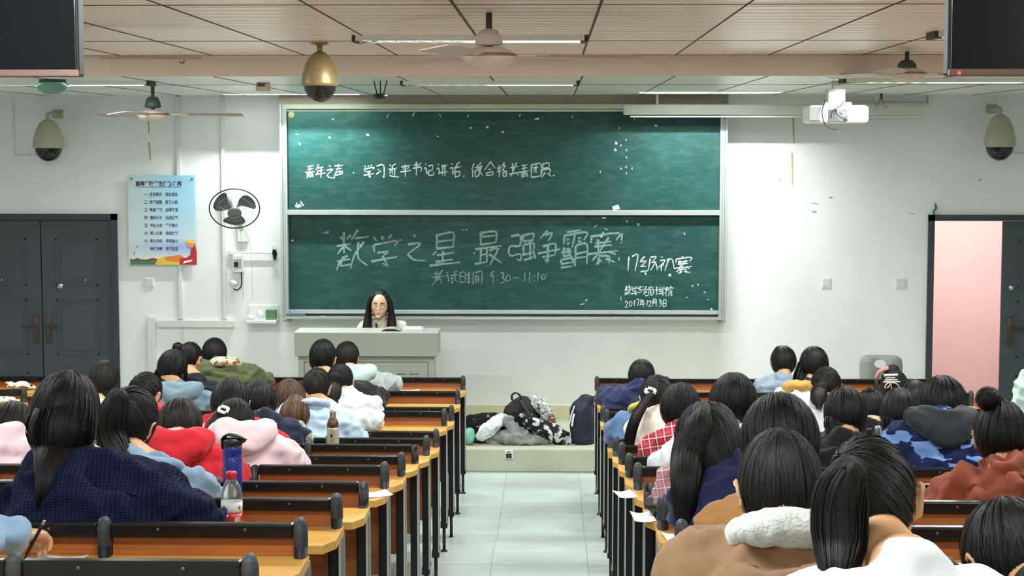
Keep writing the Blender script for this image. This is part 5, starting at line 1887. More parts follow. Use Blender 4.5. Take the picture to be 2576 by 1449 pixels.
    if long is not None:
        pr, dy, th = long
        Yl = Yh + dy
        npy = N_px(N)[1]
        pts = [px3((q[0], q[1]), Yl + (q[3] if len(q) > 3 else 0) - 0.13 * min(1.0, max(0.0, (q[1] - npy + 0.03 * FOC / Yl) / (0.08 * FOC / Yl)))) for q in pr]
        rad = [(q[2] * Yl / FOC, th * min(1.0, 0.35 + q[2] / 60)) for q in pr]
        pts[0] = pts[0] + np.array((0, 0.055, 0.0)); rad[0] = (rad[0][0] * 0.8, rad[0][1] * 0.8)
        hm.tube(pts, rad, 40, ridge=0.16, seed=len(PEOPLE))
        crown = H + R @ (np.array(kc['off']) + np.array((0, -0.02, kc['rad'][2] * 0.93))) * s
        tube_strands(hm, [crown] + list(pts), [(0.02, 0.02)] + rad, ns, len(PEOPLE))
    ho = hm.obj(hairname, hair, t, origin=base)
    if tail is not None:
        pr, dy, th = tail
        Yl = Yh + dy
        npy = N_px(N)[1]
        pts = [px3((q[0], q[1]), Yl + (q[3] if len(q) > 3 else 0) - 0.13 * min(1.0, max(0.0, (q[1] - npy + 0.06 * FOC / Yl) / (0.08 * FOC / Yl)))) for q in pr]
        rad = [(q[2] * Yl / FOC, q[2] * Yl / FOC * th) for q in pr]
        m_ = MB().tube(pts, rad, 40, ridge=0.2, seed=len(PEOPLE) + 5)
        tube_strands(m_, pts, rad, ns // 2, len(PEOPLE) + 60)
        m_.obj('ponytail', hair, t, origin=base)
    if bun is not None:
        (bxp, byp, br, bdy) = bun
        c = px3((bxp, byp), Yh + bdy); rr = br * Yh / FOC
        m_ = MB()
        hair_cap(m_, c, R, rr, rad=(1, 1, 0.95), off=(0, 0, 0), rough=0.10, seed=len(PEOPLE) + 2, nu=36, nv=14)
        cap_strands(m_, c, R, 1.0, np.array((1, 1, 0.95)) * rr, (0, 0, 0), (0.6, -0.3, 0.5), len(PEOPLE) + 4, 140, 0.12, (1.6, 3.0))
        m_.obj('bun', hair, t, origin=base)
    if tie is not None:
        (tx, ty, tr_, tdy, tm) = tie
        c = px3((tx, ty), Yh + tdy); rr = tr_ * Yh / FOC
        m_ = MB().tube([c + rr * np.array((math.cos(q), 0.35 * math.sin(q), 0.55 * math.sin(q) + 0.12 * math.cos(3 * q))) for q in np.linspace(0, 2 * math.pi, 17)], [rr * 0.34] * 17, 10, sub=1)
        m_.obj('hair_tie', tm, t, origin=base)
    PEOPLE.append(t)
    info = dict(t=t, H=H, R=R, N=N, base=base, arms=arms, dz=dz, Yh=Yh, s=s)
    if extra:
        extra(info)
    return info


SLICK = dict(rad=(0.081, 0.104, 0.110), off=(0, -0.014, 0.016), pole=(0, -0.95, 0.25))
SLICKUP = dict(rad=(0.081, 0.104, 0.110), off=(0, -0.014, 0.016), pole=(0, -0.6, 0.8))
FULL = dict(rad=(0.092, 0.106, 0.118), off=(0, -0.022, 0.02))
SHORT = dict(rad=(0.087, 0.105, 0.118), off=(0, -0.018, 0.026), rough=0.06)

# ---- teacher's side of the aisle, nearest first
person('person with long loose black hair in a wide navy ribbed sweater', 2, (166, 1056), Yh=5.08, nk=(240, 1166), bx=262, pitch=26, yaw=6, roll=10, top=M_NAVYKNIT, top_name='sweater',
       el=(10, 1330, 0.42), er=(530, 1345, 0.42), cap=dict(rad=(0.097, 0.112, 0.122), off=(-0.005, -0.024, 0.018)), wide=1.12, ears=False, thick=1.5,
       long=([(160, 1020, 84), (154, 1080, 86), (148, 1135, 68), (128, 1180, 40), (112, 1228, 20), (100, 1284, 8)], -0.105, 0.06), wrinkle=0.014)
def pen_hand(i):
    t, base = i['t'], i['base']
    a = px3((72, 1386), 4.56); b_ = px3((108, 1318), 4.56)
    pen = tag(MB().tube([a + (a - b_) * 0.35, a, a * 0.5 + b_ * 0.5, b_], [0.0016, 0.0042, 0.0045, 0.0045], 12, rounded=False).tube([b_, b_ + (b_ - a) * 0.1], [0.0046, 0.004], 12, mi=1).obj('pen', [M_BLACKP, M_STEEL]), 'black pen with a steel end held by the writing hand at the picture edge', 'pen')


person('person out of frame but for a blue sleeve and a hand writing with a pen', 1, (-190, 1100), Yh=4.35, bx=-170, pitch=35, top=cloth('sky_denim', (146, 174, 208), 0.15), top_name='shirt', er=(-80, 1368, 0.46), wr=(44, 1384, 0.64), voxel=0.005, thick=0.4, curl=0.85, fist=True,
       cap=FULL, extra=pen_hand)
person('person with a thick black ponytail and bare ear in a pale denim shirt', 3, (326, 1072), Yh=5.92, nk=(376, 1166), bx=390, pitch=30, yaw=-14, roll=8, top=M_DENIML, er=(500, 1285, 0.48), wr=(515, 1266, 0.56), el=(300, 1300, 0.4),
       cap=dict(rad=(0.091, 0.106, 0.116), off=(0, -0.016, 0.018), pole=(-0.25, -0.9, 0.45)), tail=([(298, 998, 26), (284, 1045, 40), (284, 1095, 40), (296, 1140, 36), (312, 1175, 20)], -0.1, 0.8), collar=(M_DENIML, 0.022, 'collar'), hair=H_SOFT)
person('person in a bright red hoodie with a printed collar, head bowed low', 4, (452, 1086), Yh=6.72, nk=(452, 1116), bx=468, pitch=58, yaw=8, top=M_RED, top_name='hoodie', el=(380, 1205, 0.36), er=(575, 1200, 0.42),
       cap=dict(rad=(0.088, 0.103, 0.114), off=(0, -0.016, 0.016), pole=(0, -0.5, 0.85)), hair=H_DBROWN, collar=(M_SCARFP, 0.016, 'collar'), hood=M_RED, hoods=0.88, wide=1.05)
person('person in a pale pink hoodie with white flowers in the hair, beside the blue bottle', 5, (588, 1076), Yh=7.5, nk=(612, 1092), bx=650, pitch=56, yaw=-8, top=M_PINKC, top_name='hoodie', er=(738, 1170, 0.47), wr=(744, 1168, 0.62), el=(566, 1172, 0.4),
       cap=SLICKUP, hair=H_SOFT, tail=([(566, 1032, 13), (552, 1052, 18), (540, 1075, 20), (530, 1095, 14)], -0.08, 0.8), tie=(562, 1030, 12, -0.13, M_WHITETIE), hood=M_PINKC, hoods=0.86, wide=1.05)
person('person with dark tied hair in a red sweater, just beyond the white hair flowers', 6, (580, 1024), Yh=8.3, nk=(572, 1052), bx=560, pitch=42, top=M_RED, top_name='sweater', cap=dict(rad=(0.092, 0.106, 0.118), off=(0, -0.02, 0.014)), hair=H_SOFT, bun=(598, 1020, 11, -0.11))
person('person with slicked flat black hair and a bare ear in a red sweater', 7, (366, 998), Yh=9.1, nk=(385, 1034), bx=380, pitch=34, yaw=-22, top=M_RED, top_name='sweater', cap=SLICK, tail=([(362, 1012, 14), (372, 1036, 18), (378, 1062, 14)], -0.09, 0.8), er=(408, 1090, 0.4))
person('person with long straight dark hair in a dark navy jacket with camouflage sleeves', 7, (652, 1025), Yh=9.1, nk=(672, 1052), bx=680, pitch=40, yaw=-8, top=M_NAVY2, top_name='jacket', sleeve=M_CAMOG, er=(728, 1118, 0.45), wr=(740, 1112, 0.6), ears=False,
       cap=FULL, long=([(652, 1000, 33), (654, 1030, 33), (660, 1052, 26), (668, 1075, 12)], -0.06, 0.05))
person('person with shoulder-length black hair in a grey-blue hoodie', 10, (432, 932), Yh=11.5, nk=(452, 974), bx=470, pitch=36, roll=12, top=M_DENIMG, top_name='hoodie', er=(530, 1038, 0.42), ears=False,
       cap=dict(rad=(0.098, 0.11, 0.12), off=(0, -0.022, 0.018)), long=([(430, 930, 45), (428, 955, 45), (430, 972, 38), (434, 988, 16)], -0.05, 0.05), hood=M_DENIMG, hair=H_SOFT)
person('person with a round topknot bun in a black jacket, beside the olive jacket', 11, (478, 906), Yh=12.3, nk=(492, 950), bx=510, pitch=30, yaw=-20, top=M_BLACKC, top_name='jacket', cap=SLICKUP, bun=(448, 876, 14.5, -0.04), er=(552, 992, 0.45))
person('person in an olive green jacket with a cream fleece collar, arm along the front desk', 12, (540, 897), Yh=13.1, nk=(562, 918), bx=590, wide=1.2, thick=1.7, pitch=34, top=M_OLIVE, top_name='jacket', er=(648, 964, 0.5), wr=(668, 975, 0.62), cap=FULL, collar=(M_CREAMF, 0.036, 'fleece_collar'), wrinkle=0.018, ears=False)
person('person with long loose dark hair in a white top, seen against the grey double door', 8, (263, 970), Yh=9.95, nk=(258, 1022), bx=240, pitch=24, top=M_WHITEB, ears=False, cap=dict(rad=(0.086, 0.1, 0.122), off=(0, -0.018, 0.02), pole=(-0.05, -0.1, 1)), hair=H_DBROWN,
       long=([(262, 960, 37), (262, 990, 36), (256, 1015, 28), (250, 1040, 14)], -0.06, 0.05), bun=(256, 918, 9, 0.0))
person('person with short thick black hair in a black jacket, beside the light grey hoodie', 11, (812, 909), Yh=12.3, nk=(832, 948), bx=868, pitch=28, yaw=-6, top=M_BLACKC, top_name='jacket', cap=SHORT, er=(945, 1028, 0.48), wr=(958, 1022, 0.62), rough=0.06, s=1.06, wide=1.08, wrinkle=0.018)
person('person in a light grey hoodie with a mint hood, arm stretched along the desk', 12, (873, 906), Yh=13.1, nk=(893, 932), bx=925, pitch=34, yaw=-6, top=M_GREYM, top_name='hoodie', er=(985, 988, 0.5), wr=(1000, 985, 0.62), cap=FULL, hood=M_MINT, hair=H_DBROWN, wide=1.08)
person('person with dark brown pinned-up hair in a white shirt, just past the blue shirt', 9, (797, 981), Yh=10.7, nk=(822, 1020), bx=850, pitch=36, yaw=-8, top=M_WHITEC, er=(938, 1086, 0.48), wr=(950, 1080, 0.62), cap=dict(rad=(0.085, 0.104, 0.114), off=(0, -0.018, 0.018), pole=(0, -0.8, 0.5)), hair=H_DBROWN, skin=M_SKINT)
person('person with a black ponytail in a thin white shirt, elbow against the bench rail', 10, (856, 965), Yh=11.5, nk=(876, 990), bx=885, pitch=34, top=M_WHITEC, er=(930, 1034, 0.42), cap=dict(rad=(0.086, 0.104, 0.114), off=(0, -0.018, 0.016), pole=(0, -0.7, 0.7)), hair=H_SOFT,
       tail=([(846, 948, 16), (838, 968, 22), (836, 990, 22), (840, 1012, 14)], -0.1, 0.7))
person('person with a curly brown ponytail in a light blue shirt, behind the steel thermos', 8, (733, 1012), Yh=9.9, nk=(775, 1028), bx=795, pitch=44, yaw=10, roll=-12, top=M_LBLUE, el=(672, 1050, 0.5), er=(902, 1108, 0.45), cap=dict(rad=(0.09, 0.106, 0.116), off=(0, -0.018, 0.018), pole=(0, -0.8, 0.5)), hair=H_BROWN, wide=1.15,
       tail=([(745, 1006, 20), (742, 1028, 34), (741, 1052, 37), (738, 1075, 24), (728, 1088, 9)], -0.12, 0.75), collar=(M_LBLUE, 0.02, 'collar'))
person('person in a pale pink hoodie at the picture edge, below the short benches', 5, (26, 1092), Yh=7.5, nk=(22, 1098), bx=-6, pitch=58, yaw=-6, top=M_PINKC, top_name='hoodie', spread=0.0, cap=SHORT, hair=H_DBROWN)

# ---- doorway side of the aisle
person('person with parted black hair in a navy hoodie, arms spread next to the aisle', 11, (1614, 953), Yh=12.3, nk=(1604, 972), bx=1575, pitch=40, top=M_NAVYC, top_name='hoodie', el=(1520, 1012, 0.5), wl=(1545, 985, 0.6), cap=dict(rad=(0.094, 0.106, 0.118), off=(0, -0.02, 0.016), pole=(0, 0.2, 1)), ears=False, wrinkle=0.018, wide=1.1)
person('person with a long brown ponytail in a white scrunchie and a cream sweater', 7, (1652, 1008), Yh=9.1, nk=(1682, 1034), bx=1665, pitch=40, yaw=6, top=M_CREAM, top_name='sweater', el=(1632, 1122, 0.35), cap=dict(rad=(0.088, 0.105, 0.114), off=(0, -0.018, 0.016), pole=(-0.15, -0.9, 0.45)), hair=H_DBROWN,
       tail=([(1638, 992, 9), (1616, 1022, 12), (1596, 1060, 13), (1585, 1100, 13), (1582, 1132, 11)], -0.13, 0.7), tie=(1636, 984, 12, -0.12, M_WHITETIE), wrinkle=0.006)
person('person in a denim jacket with a yellow collar, mostly behind the long brown ponytail', 8, (1648, 1020), Yh=9.9, nk=(1628, 1036), bx=1612, pitch=46, top=M_DENIMB, top_name='jacket', el=(1552, 1090, 0.42), wl=(1540, 1100, 0.6), cap=FULL, collar=(M_YELLOW, 0.015, 'yellow_collar'), hair=H_SOFT)
person('person with shoulder-length dark hair in a red plaid shirt', 6, (1712, 1036), Yh=8.3, nk=(1735, 1082), bx=1712, pitch=38, yaw=-6, top=M_PLAIDR, el=(1662, 1142, 0.38), cap=dict(rad=(0.096, 0.108, 0.12), off=(0, -0.02, 0.014)), hair=H_SOFT, ears=False, long=([(1714, 1026, 40), (1722, 1058, 34), (1726, 1082, 20)], -0.05, 0.05))
person('person with big round black hair in a white shirt, beside the red plaid shirt', 5, (1842, 1018), Yh=7.5, nk=(1824, 1080), bx=1780, pitch=26, roll=6, top=M_WHITEC, el=(1668, 1178, 0.4), er=(1900, 1190, 0.4), cap=dict(rad=(0.101, 0.116, 0.122), off=(0, -0.02, 0.01), pole=(0.0, -0.35, 0.94), rough=0.03), ears=False)
person('person in a dusty pink plaid shirt almost hidden behind the blue sweater', 3, (1792, 1118), Yh=5.92, nk=(1818, 1152), bx=1810, pitch=46, top=M_PLAIDP, el=(1742, 1270, 0.4), cap=FULL, hair=H_SOFT)
person('person with very long black hair falling beside a royal navy sweater', 2, (1784, 1128), Yh=5.12, nk=(1862, 1184), bx=1850, pitch=36, yaw=10, roll=-14, top=M_NAVYC, top_name='sweater', el=(1772, 1335, 0.36), er=(1950, 1330, 0.4), ears=False, wide=0.86,
       cap=dict(rad=(0.1, 0.112, 0.148), off=(0, -0.02, -0.018)), hair=H_SOFT, long=([(1780, 1046, 18, 0.0), (1760, 1076, 34, -0.02), (1742, 1116, 43, -0.03), (1730, 1166, 41, -0.05), (1724, 1222, 33, -0.02), (1721, 1285, 25, 0.0), (1724, 1334, 12, 0.0)], -0.06, 0.06))
person('person with smooth black hair in a plain tan jacket, just beyond the fleece collar', 1, (1960, 1120), Yh=4.34, nk=(1985, 1232), bx=1960, pitch=22, top=M_TAN, top_name='jacket', el=(1836, 1405, 0.38), cap=dict(rad=(0.095, 0.11, 0.118), off=(0, -0.02, 0.008), pole=(0, 0.1, 1)), hair=H_BLACK, skin=M_SKINT, wide=1.0, wrinkle=0.006, hairname='hair')
person('person in a camel suede coat with a white fleece collar, head bowed in the foreground', 0, (1962, 1246), Yh=3.52, s=0.96, nk=(1975, 1345), bx=1955, pitch=40, top=M_CAMEL, top_name='coat', el=(1780, 1500, 0.4), er=(2140, 1540, 0.4), cap=dict(rad=(0.0875, 0.107, 0.118), off=(0, -0.018, 0.018), pole=(0, -0.5, 0.85)), hair=H_SOFT, skin=M_SKINT, voxel=0.007, ears=True,
       collar=(M_FUR, 0.036, 'fleece_collar'), wide=1.12, thick=1.6, wrinkle=0.014)
person('person with a big black ponytail, bare neck and white shirt, nearest in the foreground', -1, (2196, 1272), Yh=2.96, s=0.92, nk=(2272, 1416), Yn=2.78, wide=1.12, bx=2262, pitch=34, yaw=-14, roll=-10, top=M_WHITEB, el=(1990, 1640, 0.4), er=(2440, 1640, 0.4), cap=dict(rad=(0.0815, 0.102, 0.110), off=(0, -0.012, 0.016), pole=(-0.5, -0.75, 0.45)), hair=H_SOFT, skin=M_SKINT, voxel=0.006,
       tail=([(2136, 1184, 46), (2116, 1236, 66), (2110, 1306, 70), (2112, 1380, 62, 0.04), (2108, 1450, 40, 0.06), (2106, 1510, 18, 0.06)], -0.13, 0.7), wrinkle=0.005)
person('person with black hair and one bare ear, cut off by the bottom corner', 0, (2540, 1428), Yh=3.42, nk=(2600, 1475), bx=2900, seat_dy=0.3, pitch=40, yaw=18, spread=0.0, wide=0.8, top=M_BLACKC, cap=dict(rad=(0.092, 0.107, 0.116), off=(0.004, -0.016, 0.018)), hair=H_BLACK, skin=M_SKINT, voxel=0.007)
person('person with a high messy bun in a rust brown shirt, by the picture edge', 3, (2516, 1106), Yh=5.9, nk=(2528, 1172), bx=2525, pitch=24, yaw=-6, top=M_RUSTC, el=(2365, 1275, 0.42), er=(2690, 1275, 0.42), cap=dict(rad=(0.086, 0.104, 0.114), off=(0, -0.018, 0.018), pole=(0, -0.4, 0.9)), bun=(2487, 1004, 31, -0.02), skin=M_SKINT, wrinkle=0.022, rough=0.04, wide=1.05)
person('person with short black hair in a blue camouflage jacket with a charcoal hood', 5, (2370, 1030), Yh=7.5, nk=(2366, 1056), bx=2380, pitch=30, top=M_CAMO, top_name='jacket', el=(2242, 1178, 0.42), er=(2485, 1180, 0.42), cap=dict(rad=(0.098, 0.108, 0.118), off=(0, -0.016, 0.016), rough=0.05), hood=M_HOODK, hoods=1.0, rough=0.05, wide=1.12, s=1.04, thick=1.3)
person('person with rounded black hair, second head in from the striped backpack towards the open door', 8, (2302, 1020), Yh=9.9, pitch=40, top=M_BLACKC, cap=FULL)
person('person with long straight black hair, touching the striped hood of the camouflage jacket', 6, (2262, 1050), Yh=8.3, pitch=34, top=M_BLACKC, ears=False, cap=dict(rad=(0.09, 0.106, 0.118), off=(0, -0.02, 0.016)), long=([(2262, 1030, 36), (2258, 1060, 36), (2256, 1085, 32), (2256, 1110, 18)], -0.06, 0.05))
person('person with a small black topknot ponytail and a bare ear, behind the two bottles', 7, (2192, 1040), Yh=9.1, nk=(2180, 1070), pitch=38, yaw=14, top=M_BLACKC, cap=SLICKUP, bun=(2190, 984, 11, -0.02))
person('person with long black hair in a black jacket with a white sleeve stripe', 5, (2126, 1052), Yh=7.5, nk=(2116, 1100), bx=2105, pitch=34, spread=-0.03, wide=0.74, top=M_BLACKC, top_name='jacket', ears=False, cap=dict(rad=(0.09, 0.106, 0.116), off=(0, -0.02, 0.016)), long=([(2124, 1045, 40), (2114, 1070, 40), (2110, 1092, 30)], -0.06, 0.05))
person('person with a dark brown ponytail in a white shirt, near the mustard scarf', 9, (2078, 978), Yh=10.7, nk=(2052, 1006), bx=2045, pitch=36, yaw=6, top=M_WHITEC, cap=dict(rad=(0.09, 0.106, 0.116), off=(0, -0.018, 0.016), pole=(0, -0.85, 0.4)), hair=H_DBROWN, tail=([(2072, 970, 12), (2062, 985, 20), (2058, 1005, 18), (2060, 1020, 8)], -0.12, 0.7), wrinkle=0.006)
person('person with long glossy black hair over a mustard scarf and pale shirt', 11, (2047, 922), Yh=12.3, nk=(2020, 972), bx=1996, pitch=22, top=M_WHITEC, ears=False, cap=dict(rad=(0.1, 0.112, 0.124), off=(0.0, -0.02, 0.016), pole=(0, 0.1, 1)), long=([(2046, 920, 44), (2042, 950, 44), (2036, 978, 40), (2034, 1000, 26)], -0.055, 0.05), collar=(M_MUSTARD, 0.04, 'mustard_scarf'), el=(1962, 1030, 0.4))
person('person with a short pinned hairdo in a grey-blue shirt at the front bench', 12, (1970, 916), Yh=13.1, nk=(1972, 948), bx=1958, pitch=30, top=M_GBLUE, el=(1918, 985, 0.42), cap=dict(rad=(0.094, 0.104, 0.116), off=(0, -0.02, 0.016), rough=0.05), hair=H_DBROWN, bun=(1958, 880, 9, 0.0), tie=(1970, 876, 6, -0.03, M_PINKC), rough=0.05, wrinkle=0.016)
person('person in a mint jacket standing in the side aisle, cut off by the picture edge', 10, (2662, 838), Yh=11.5, nk=(2660, 918), pitch=14, yaw=20, top=M_MINT, top_name='jacket', cap=FULL, wide=1.1, thick=1.5, stand=True)


# ---- the teacher, facing the class
def teacher():
    Y = 15.40
    H = at(955, 769, Y)
    R = rot_head(-4, 180, -3)
    s = 1.0
    zb = 0.195
    hip = np.array((H[0] + 0.03, Y + 0.12, zb + 0.555))
    N = H + np.array((0.02, 0.05, -0.155))
    base = np.array((hip[0], Y + 0.02, zb))
    t = thing('person', 'person with long black hair and glasses facing the class from behind the grey teacher desk', 'person', base)
    bm_ = MB()
    skull(bm_, H, R, s)
    bm_.tube([H + R @ np.array((0, -0.03, -0.06)), (H + N) / 2 + np.array((0, 0.02, -0.02)), N + np.array((0, 0, -0.03))], [(0.05, 0.052), (0.048, 0.05), (0.06, 0.055)], 18)
    sp = [hip, hip * 0.6 + N * 0.4, hip * 0.3 + N * 0.7, N]
    bm_.tube(sp, [(0.15, 0.1), (0.125, 0.085), (0.15, 0.09), (0.06, 0.055)], 18)
    S = [N + np.array((e * 0.155, 0, -0.045)) for e in (-1, 1)]
    bm_.tube([S[0], (S[0] + S[1]) / 2, S[1]], [0.045, 0.06, 0.045], 14, ref=(0, 1, 0))
    arms = []
    for e, s0 in zip((-1, 1), S):
        E = s0 + np.array((0.05 * e, -0.08, -0.22)); E[2] = LZ + 0.02 if E[2] < LZ + 0.02 else E[2]
        E = np.array((s0[0] + 0.055 * e, Y - 0.02, s0[2] - 0.255)); Wp = np.array((hip[0] + 0.10 * e, Y - 0.11, s0[2] - 0.33))
        arms.append((s0, E, Wp, e))
        bm_.tube([s0, (s0 + E) / 2, E], [0.043, 0.04, 0.035], 12, ref=(0, 1, 0)); bm_.tube([E, Wp], [0.034, 0.024], 12, ref=(0, 0, 1))
        hand(bm_, Wp, (-0.9 * e, -0.2, 0), (0, 0, 1), e, 0.95, 0.5)
    legs = []
    for e in (-1, 1):
        K = np.array((hip[0] + 0.12 * e, Y - 0.14, zb + 0.47)); a0 = hip + np.array((0.085 * e, 0, -0.04)); F = np.array((hip[0] + 0.12 * e, Y - 0.05, zb + 0.08))
        legs.append((a0, K, F)); bm_.tube([a0, K], [0.07, 0.05], 12); bm_.tube([K, F], [0.046, 0.03], 12)
    weld(bm_, 'body', skin_mat('skin_fair', (232, 192, 160)), 0.0048, 2, parent=t, origin=base)
    c = MB()
    c.tube([hip + np.array((0, 0, 0.04)), sp[1], sp[2], N + np.array((0, 0.01, -0.02))], [(0.175, 0.125), (0.15, 0.11), (0.175, 0.11), (0.075, 0.07)], 20)
    c.tube([S[0], (S[0] + S[1]) / 2 + np.array((0, 0.02, 0.01)), S[1]], [0.068, 0.07, 0.068], 14, ref=(0, 1, 0))
    for s0, E, Wp, e in arms:
        c.tube([s0, (s0 + E) / 2, E, Wp + (E - Wp) * 0.1], [0.068, 0.06, 0.052, 0.042], 14, ref=(0, 1, 0.2))
    weld(c, 'shirt', cloth('teacher_beige', (222, 216, 208), 0.06), 0.011, 3, 0.012, parent=t, origin=base)
    tr = MB()
    for a0, K, F in legs:
        tr.tube([a0, K], [0.085, 0.066], 14); tr.tube([K, F], [0.06, 0.05], 14)
    weld(tr, 'trousers', M_TROUSER, 0.02, 3, parent=t, origin=base)
    for a0, K, F in legs:
        MB().tube([F + np.array((0, 0.03, -0.05)), F + np.array((0, -0.1, -0.05))], [(0.04, 0.028), (0.036, 0.024)], 12).obj('shoe', M_SHOE, t, origin=base)
    hm = MB()
    hair_cap(hm, H, R, s, rad=(0.094, 0.098, 0.118), off=(0, -0.034, 0.022), pole=(0, 0.35, 0.95))
    for e in (-1, 1):      # curtains of hair down both sides of the face
        pts = [H + np.array(q) for q in ((0.06 * e, 0.005, 0.085), (0.09 * e, 0.01, 0.03), (0.1 * e, 0.01, -0.04), (0.106 * e, 0.0, -0.11), (0.108 * e, -0.04, -0.19), (0.1 * e, -0.06, -0.25), (0.085 * e, -0.065, -0.285))]
        hm.tube(pts, [(0.022, 0.05), (0.022, 0.06), (0.025, 0.06), (0.034, 0.058), (0.042, 0.045), (0.036, 0.036), (0.018, 0.02)], 30, ridge=0.2, seed=30 + e)
    hm.obj('hair', H_BLACK, t, origin=base)

    def w(p):
        return R @ np.array(p) + H
    for e in (-1, 1):
        m = MB().ball(w((0.031 * e, 0.074, 0.004)), 0.0115, 16, 12)
        m.ball(w((0.031 * e, 0.0825, 0.003)), (0.0052, 0.0035, 0.0052), 12, 8, mi=1)
        m.obj('eye', [M_EYE, M_IRIS], t, origin=base)
        MB().tube([w((0.016 * e, 0.087, 0.022)), w((0.032 * e, 0.086, 0.027)), w((0.05 * e, 0.076, 0.022))], [0.0028, 0.0034, 0.002], 8).obj('eyebrow', H_BLACK, t, origin=base)
        MB().tube([w((0.019 * e, 0.083, 0.009)), w((0.031 * e, 0.0865, 0.0125)), w((0.045 * e, 0.08, 0.008))], [0.0022, 0.003, 0.002], 8).obj('eyelid', M_SKIN, t, origin=base)
    MB().tube([w((-0.021, 0.093, -0.062)), w((0, 0.0985, -0.06)), w((0.021, 0.093, -0.062))], [0.002, 0.005, 0.002], 10, ref=(0, 0, 1)).obj('mouth', M_LIP, t, origin=base)
    g = MB()
    for e in (-1, 1):
        g.tube([w((0.033 * e + 0.025 * math.cos(q), 0.106 - 0.01 * abs(math.cos(q)) * (1 if math.cos(q) * e > 0 else 0), -0.002 + 0.021 * math.sin(q))) for q in np.linspace(0, 2 * math.pi, 25)], [0.0014] * 25, 8, sub=1)
        g.tube([w((0.058 * e, 0.096, 0.004)), w((0.074 * e, 0.05, 0.004)), w((0.082 * e, -0.01, 0.004))], [0.0013] * 3, 6)
    g.tube([w((-0.009, 0.107, 0.002)), w((0, 0.109, 0.005)), w((0.009, 0.107, 0.002))], [0.0014] * 3, 6)
    g.obj('glasses', mat('glasses_gold', (150, 110, 70), 0.3, 0.7), t, origin=base)
    m = MB().tube([N + np.array((-0.05, -0.075, 0.0)), N + np.array((-0.035, -0.11, -0.08)), N + np.array((-0.02, -0.125, -0.2))], [(0.008, 0.002)] * 3, 8)
    m.obj('lanyard', M_BLACKP, t, origin=base)
    # stool under her
    st = thing('stool', 'plain stool hidden behind the teacher desk', 'stool', (hip[0], hip[1] + 0.04, zb))
    MB().lathe([(0.0, 0.42), (0.15, 0.42), (0.155, 0.41), (0.15, 0.395), (0.0, 0.395)]).obj('seat', M_WALNUT, st)
    for e in (-1, 1):
        for f in (-1, 1):
            MB().tube([(0.14 * e, 0.06 + 0.08 * f, 0), (0.1 * e, 0.08 * f, 0.40)], [0.012, 0.012], 8, rounded=False).obj('leg', M_BLK, st)


teacher()
# ================================================================== loose things
def desk_z(k):
    return row_base(k) + DESK_Z


M_PAPER = mat('paper_white', (238, 240, 242), 0.7, var=0.02)


def sheet(px, py, k, dy, w, h, rz, lab, name='exam_paper', curl=0.004, at_px=True, zoff=0.001):
    """one sheet lying on the worktop of row k, dy behind the post line"""
    Y = row_y(k) - dy
    x = at(px, py, Y)[0]
    mb = MB()
    nx = 6
    v, f = [], []
    for j in range(2):
        for i in range(nx + 1):
            u = i / nx - 0.5
            v.append((u * w, (j - 0.5) * h, curl * (2 * u) ** 2 * (1 + j)))
    n = len(v)
    v += [(a, b, c + 0.0012) for a, b, c in v]
    for i in range(nx):
        a, b, c, d = i, i + 1, nx + 2 + i, nx + 1 + i
        f += [(a, d, c, b), (a + n, b + n, c + n, d + n)]
    for i in range(nx):
        f.append((i, i + 1, i + 1 + n, i + n)); j = nx + 1
        f.append((j + i + 1, j + i, j + i + n, j + i + 1 + n))
    f += [(0, n, nx + 1 + n, nx + 1), (nx, 2 * nx + 1, 2 * nx + 1 + n, nx + n)]
    mb.add(v, f, None, 0, False)
    o = mb.obj(name, M_PAPER)
    o.location = (x, Y, desk_z(k) + zoff + 0.0005); o.rotation_euler = (0, 0, rz)
    return tag(o, lab, 'paper', 'exam papers on the desks')


sheet(1022, 982, 13, 0.13, 0.2, 0.15, 0.05, 'white exam sheet at the sleeve end of the light grey hoodie')
sheet(944, 1234, 5, 0.15, 0.12, 0.1, 0.45, 'white sheet corner sticking out beside the open tube post end')
sheet(148, 1412, 2, 0.075, 0.13, 0.1, -0.1, 'white sheet under the writing hand at the picture edge')
sheet(530, 1240, 4, 0.12, 0.07, 0.1, 0.3, 'white sheet between the pale denim sleeve and the blue bottle')
sheet(1574, 1066, 10, 0.17, 0.12, 0.16, -0.3, 'white sheet in front of the yellow collar on the aisle side desk')
sheet(1617, 1285, 4, 0.17, 0.075, 0.15, 0.08, 'larger white sheet at the aisle end of a desk, beside the black handbag')
sheet(1572, 1208, 5, 0.13, 0.075, 0.13, 0.2, 'folded white sheet at the aisle end, one row beyond the handbag')
sheet(1702, 1300, 3, 0.16, 0.07, 0.14, 0.1, 'white sheet half hidden by the hanging black hair')
sheet(1895, 978, 13, 0.12, 0.1, 0.12, 0.0, 'white sheet by the sleeve of the grey-blue shirt')
sheet(2230, 1030, 11, 0.14, 0.07, 0.1, 0.0, 'small white sheet seen between the rounded heads near the striped backpack')

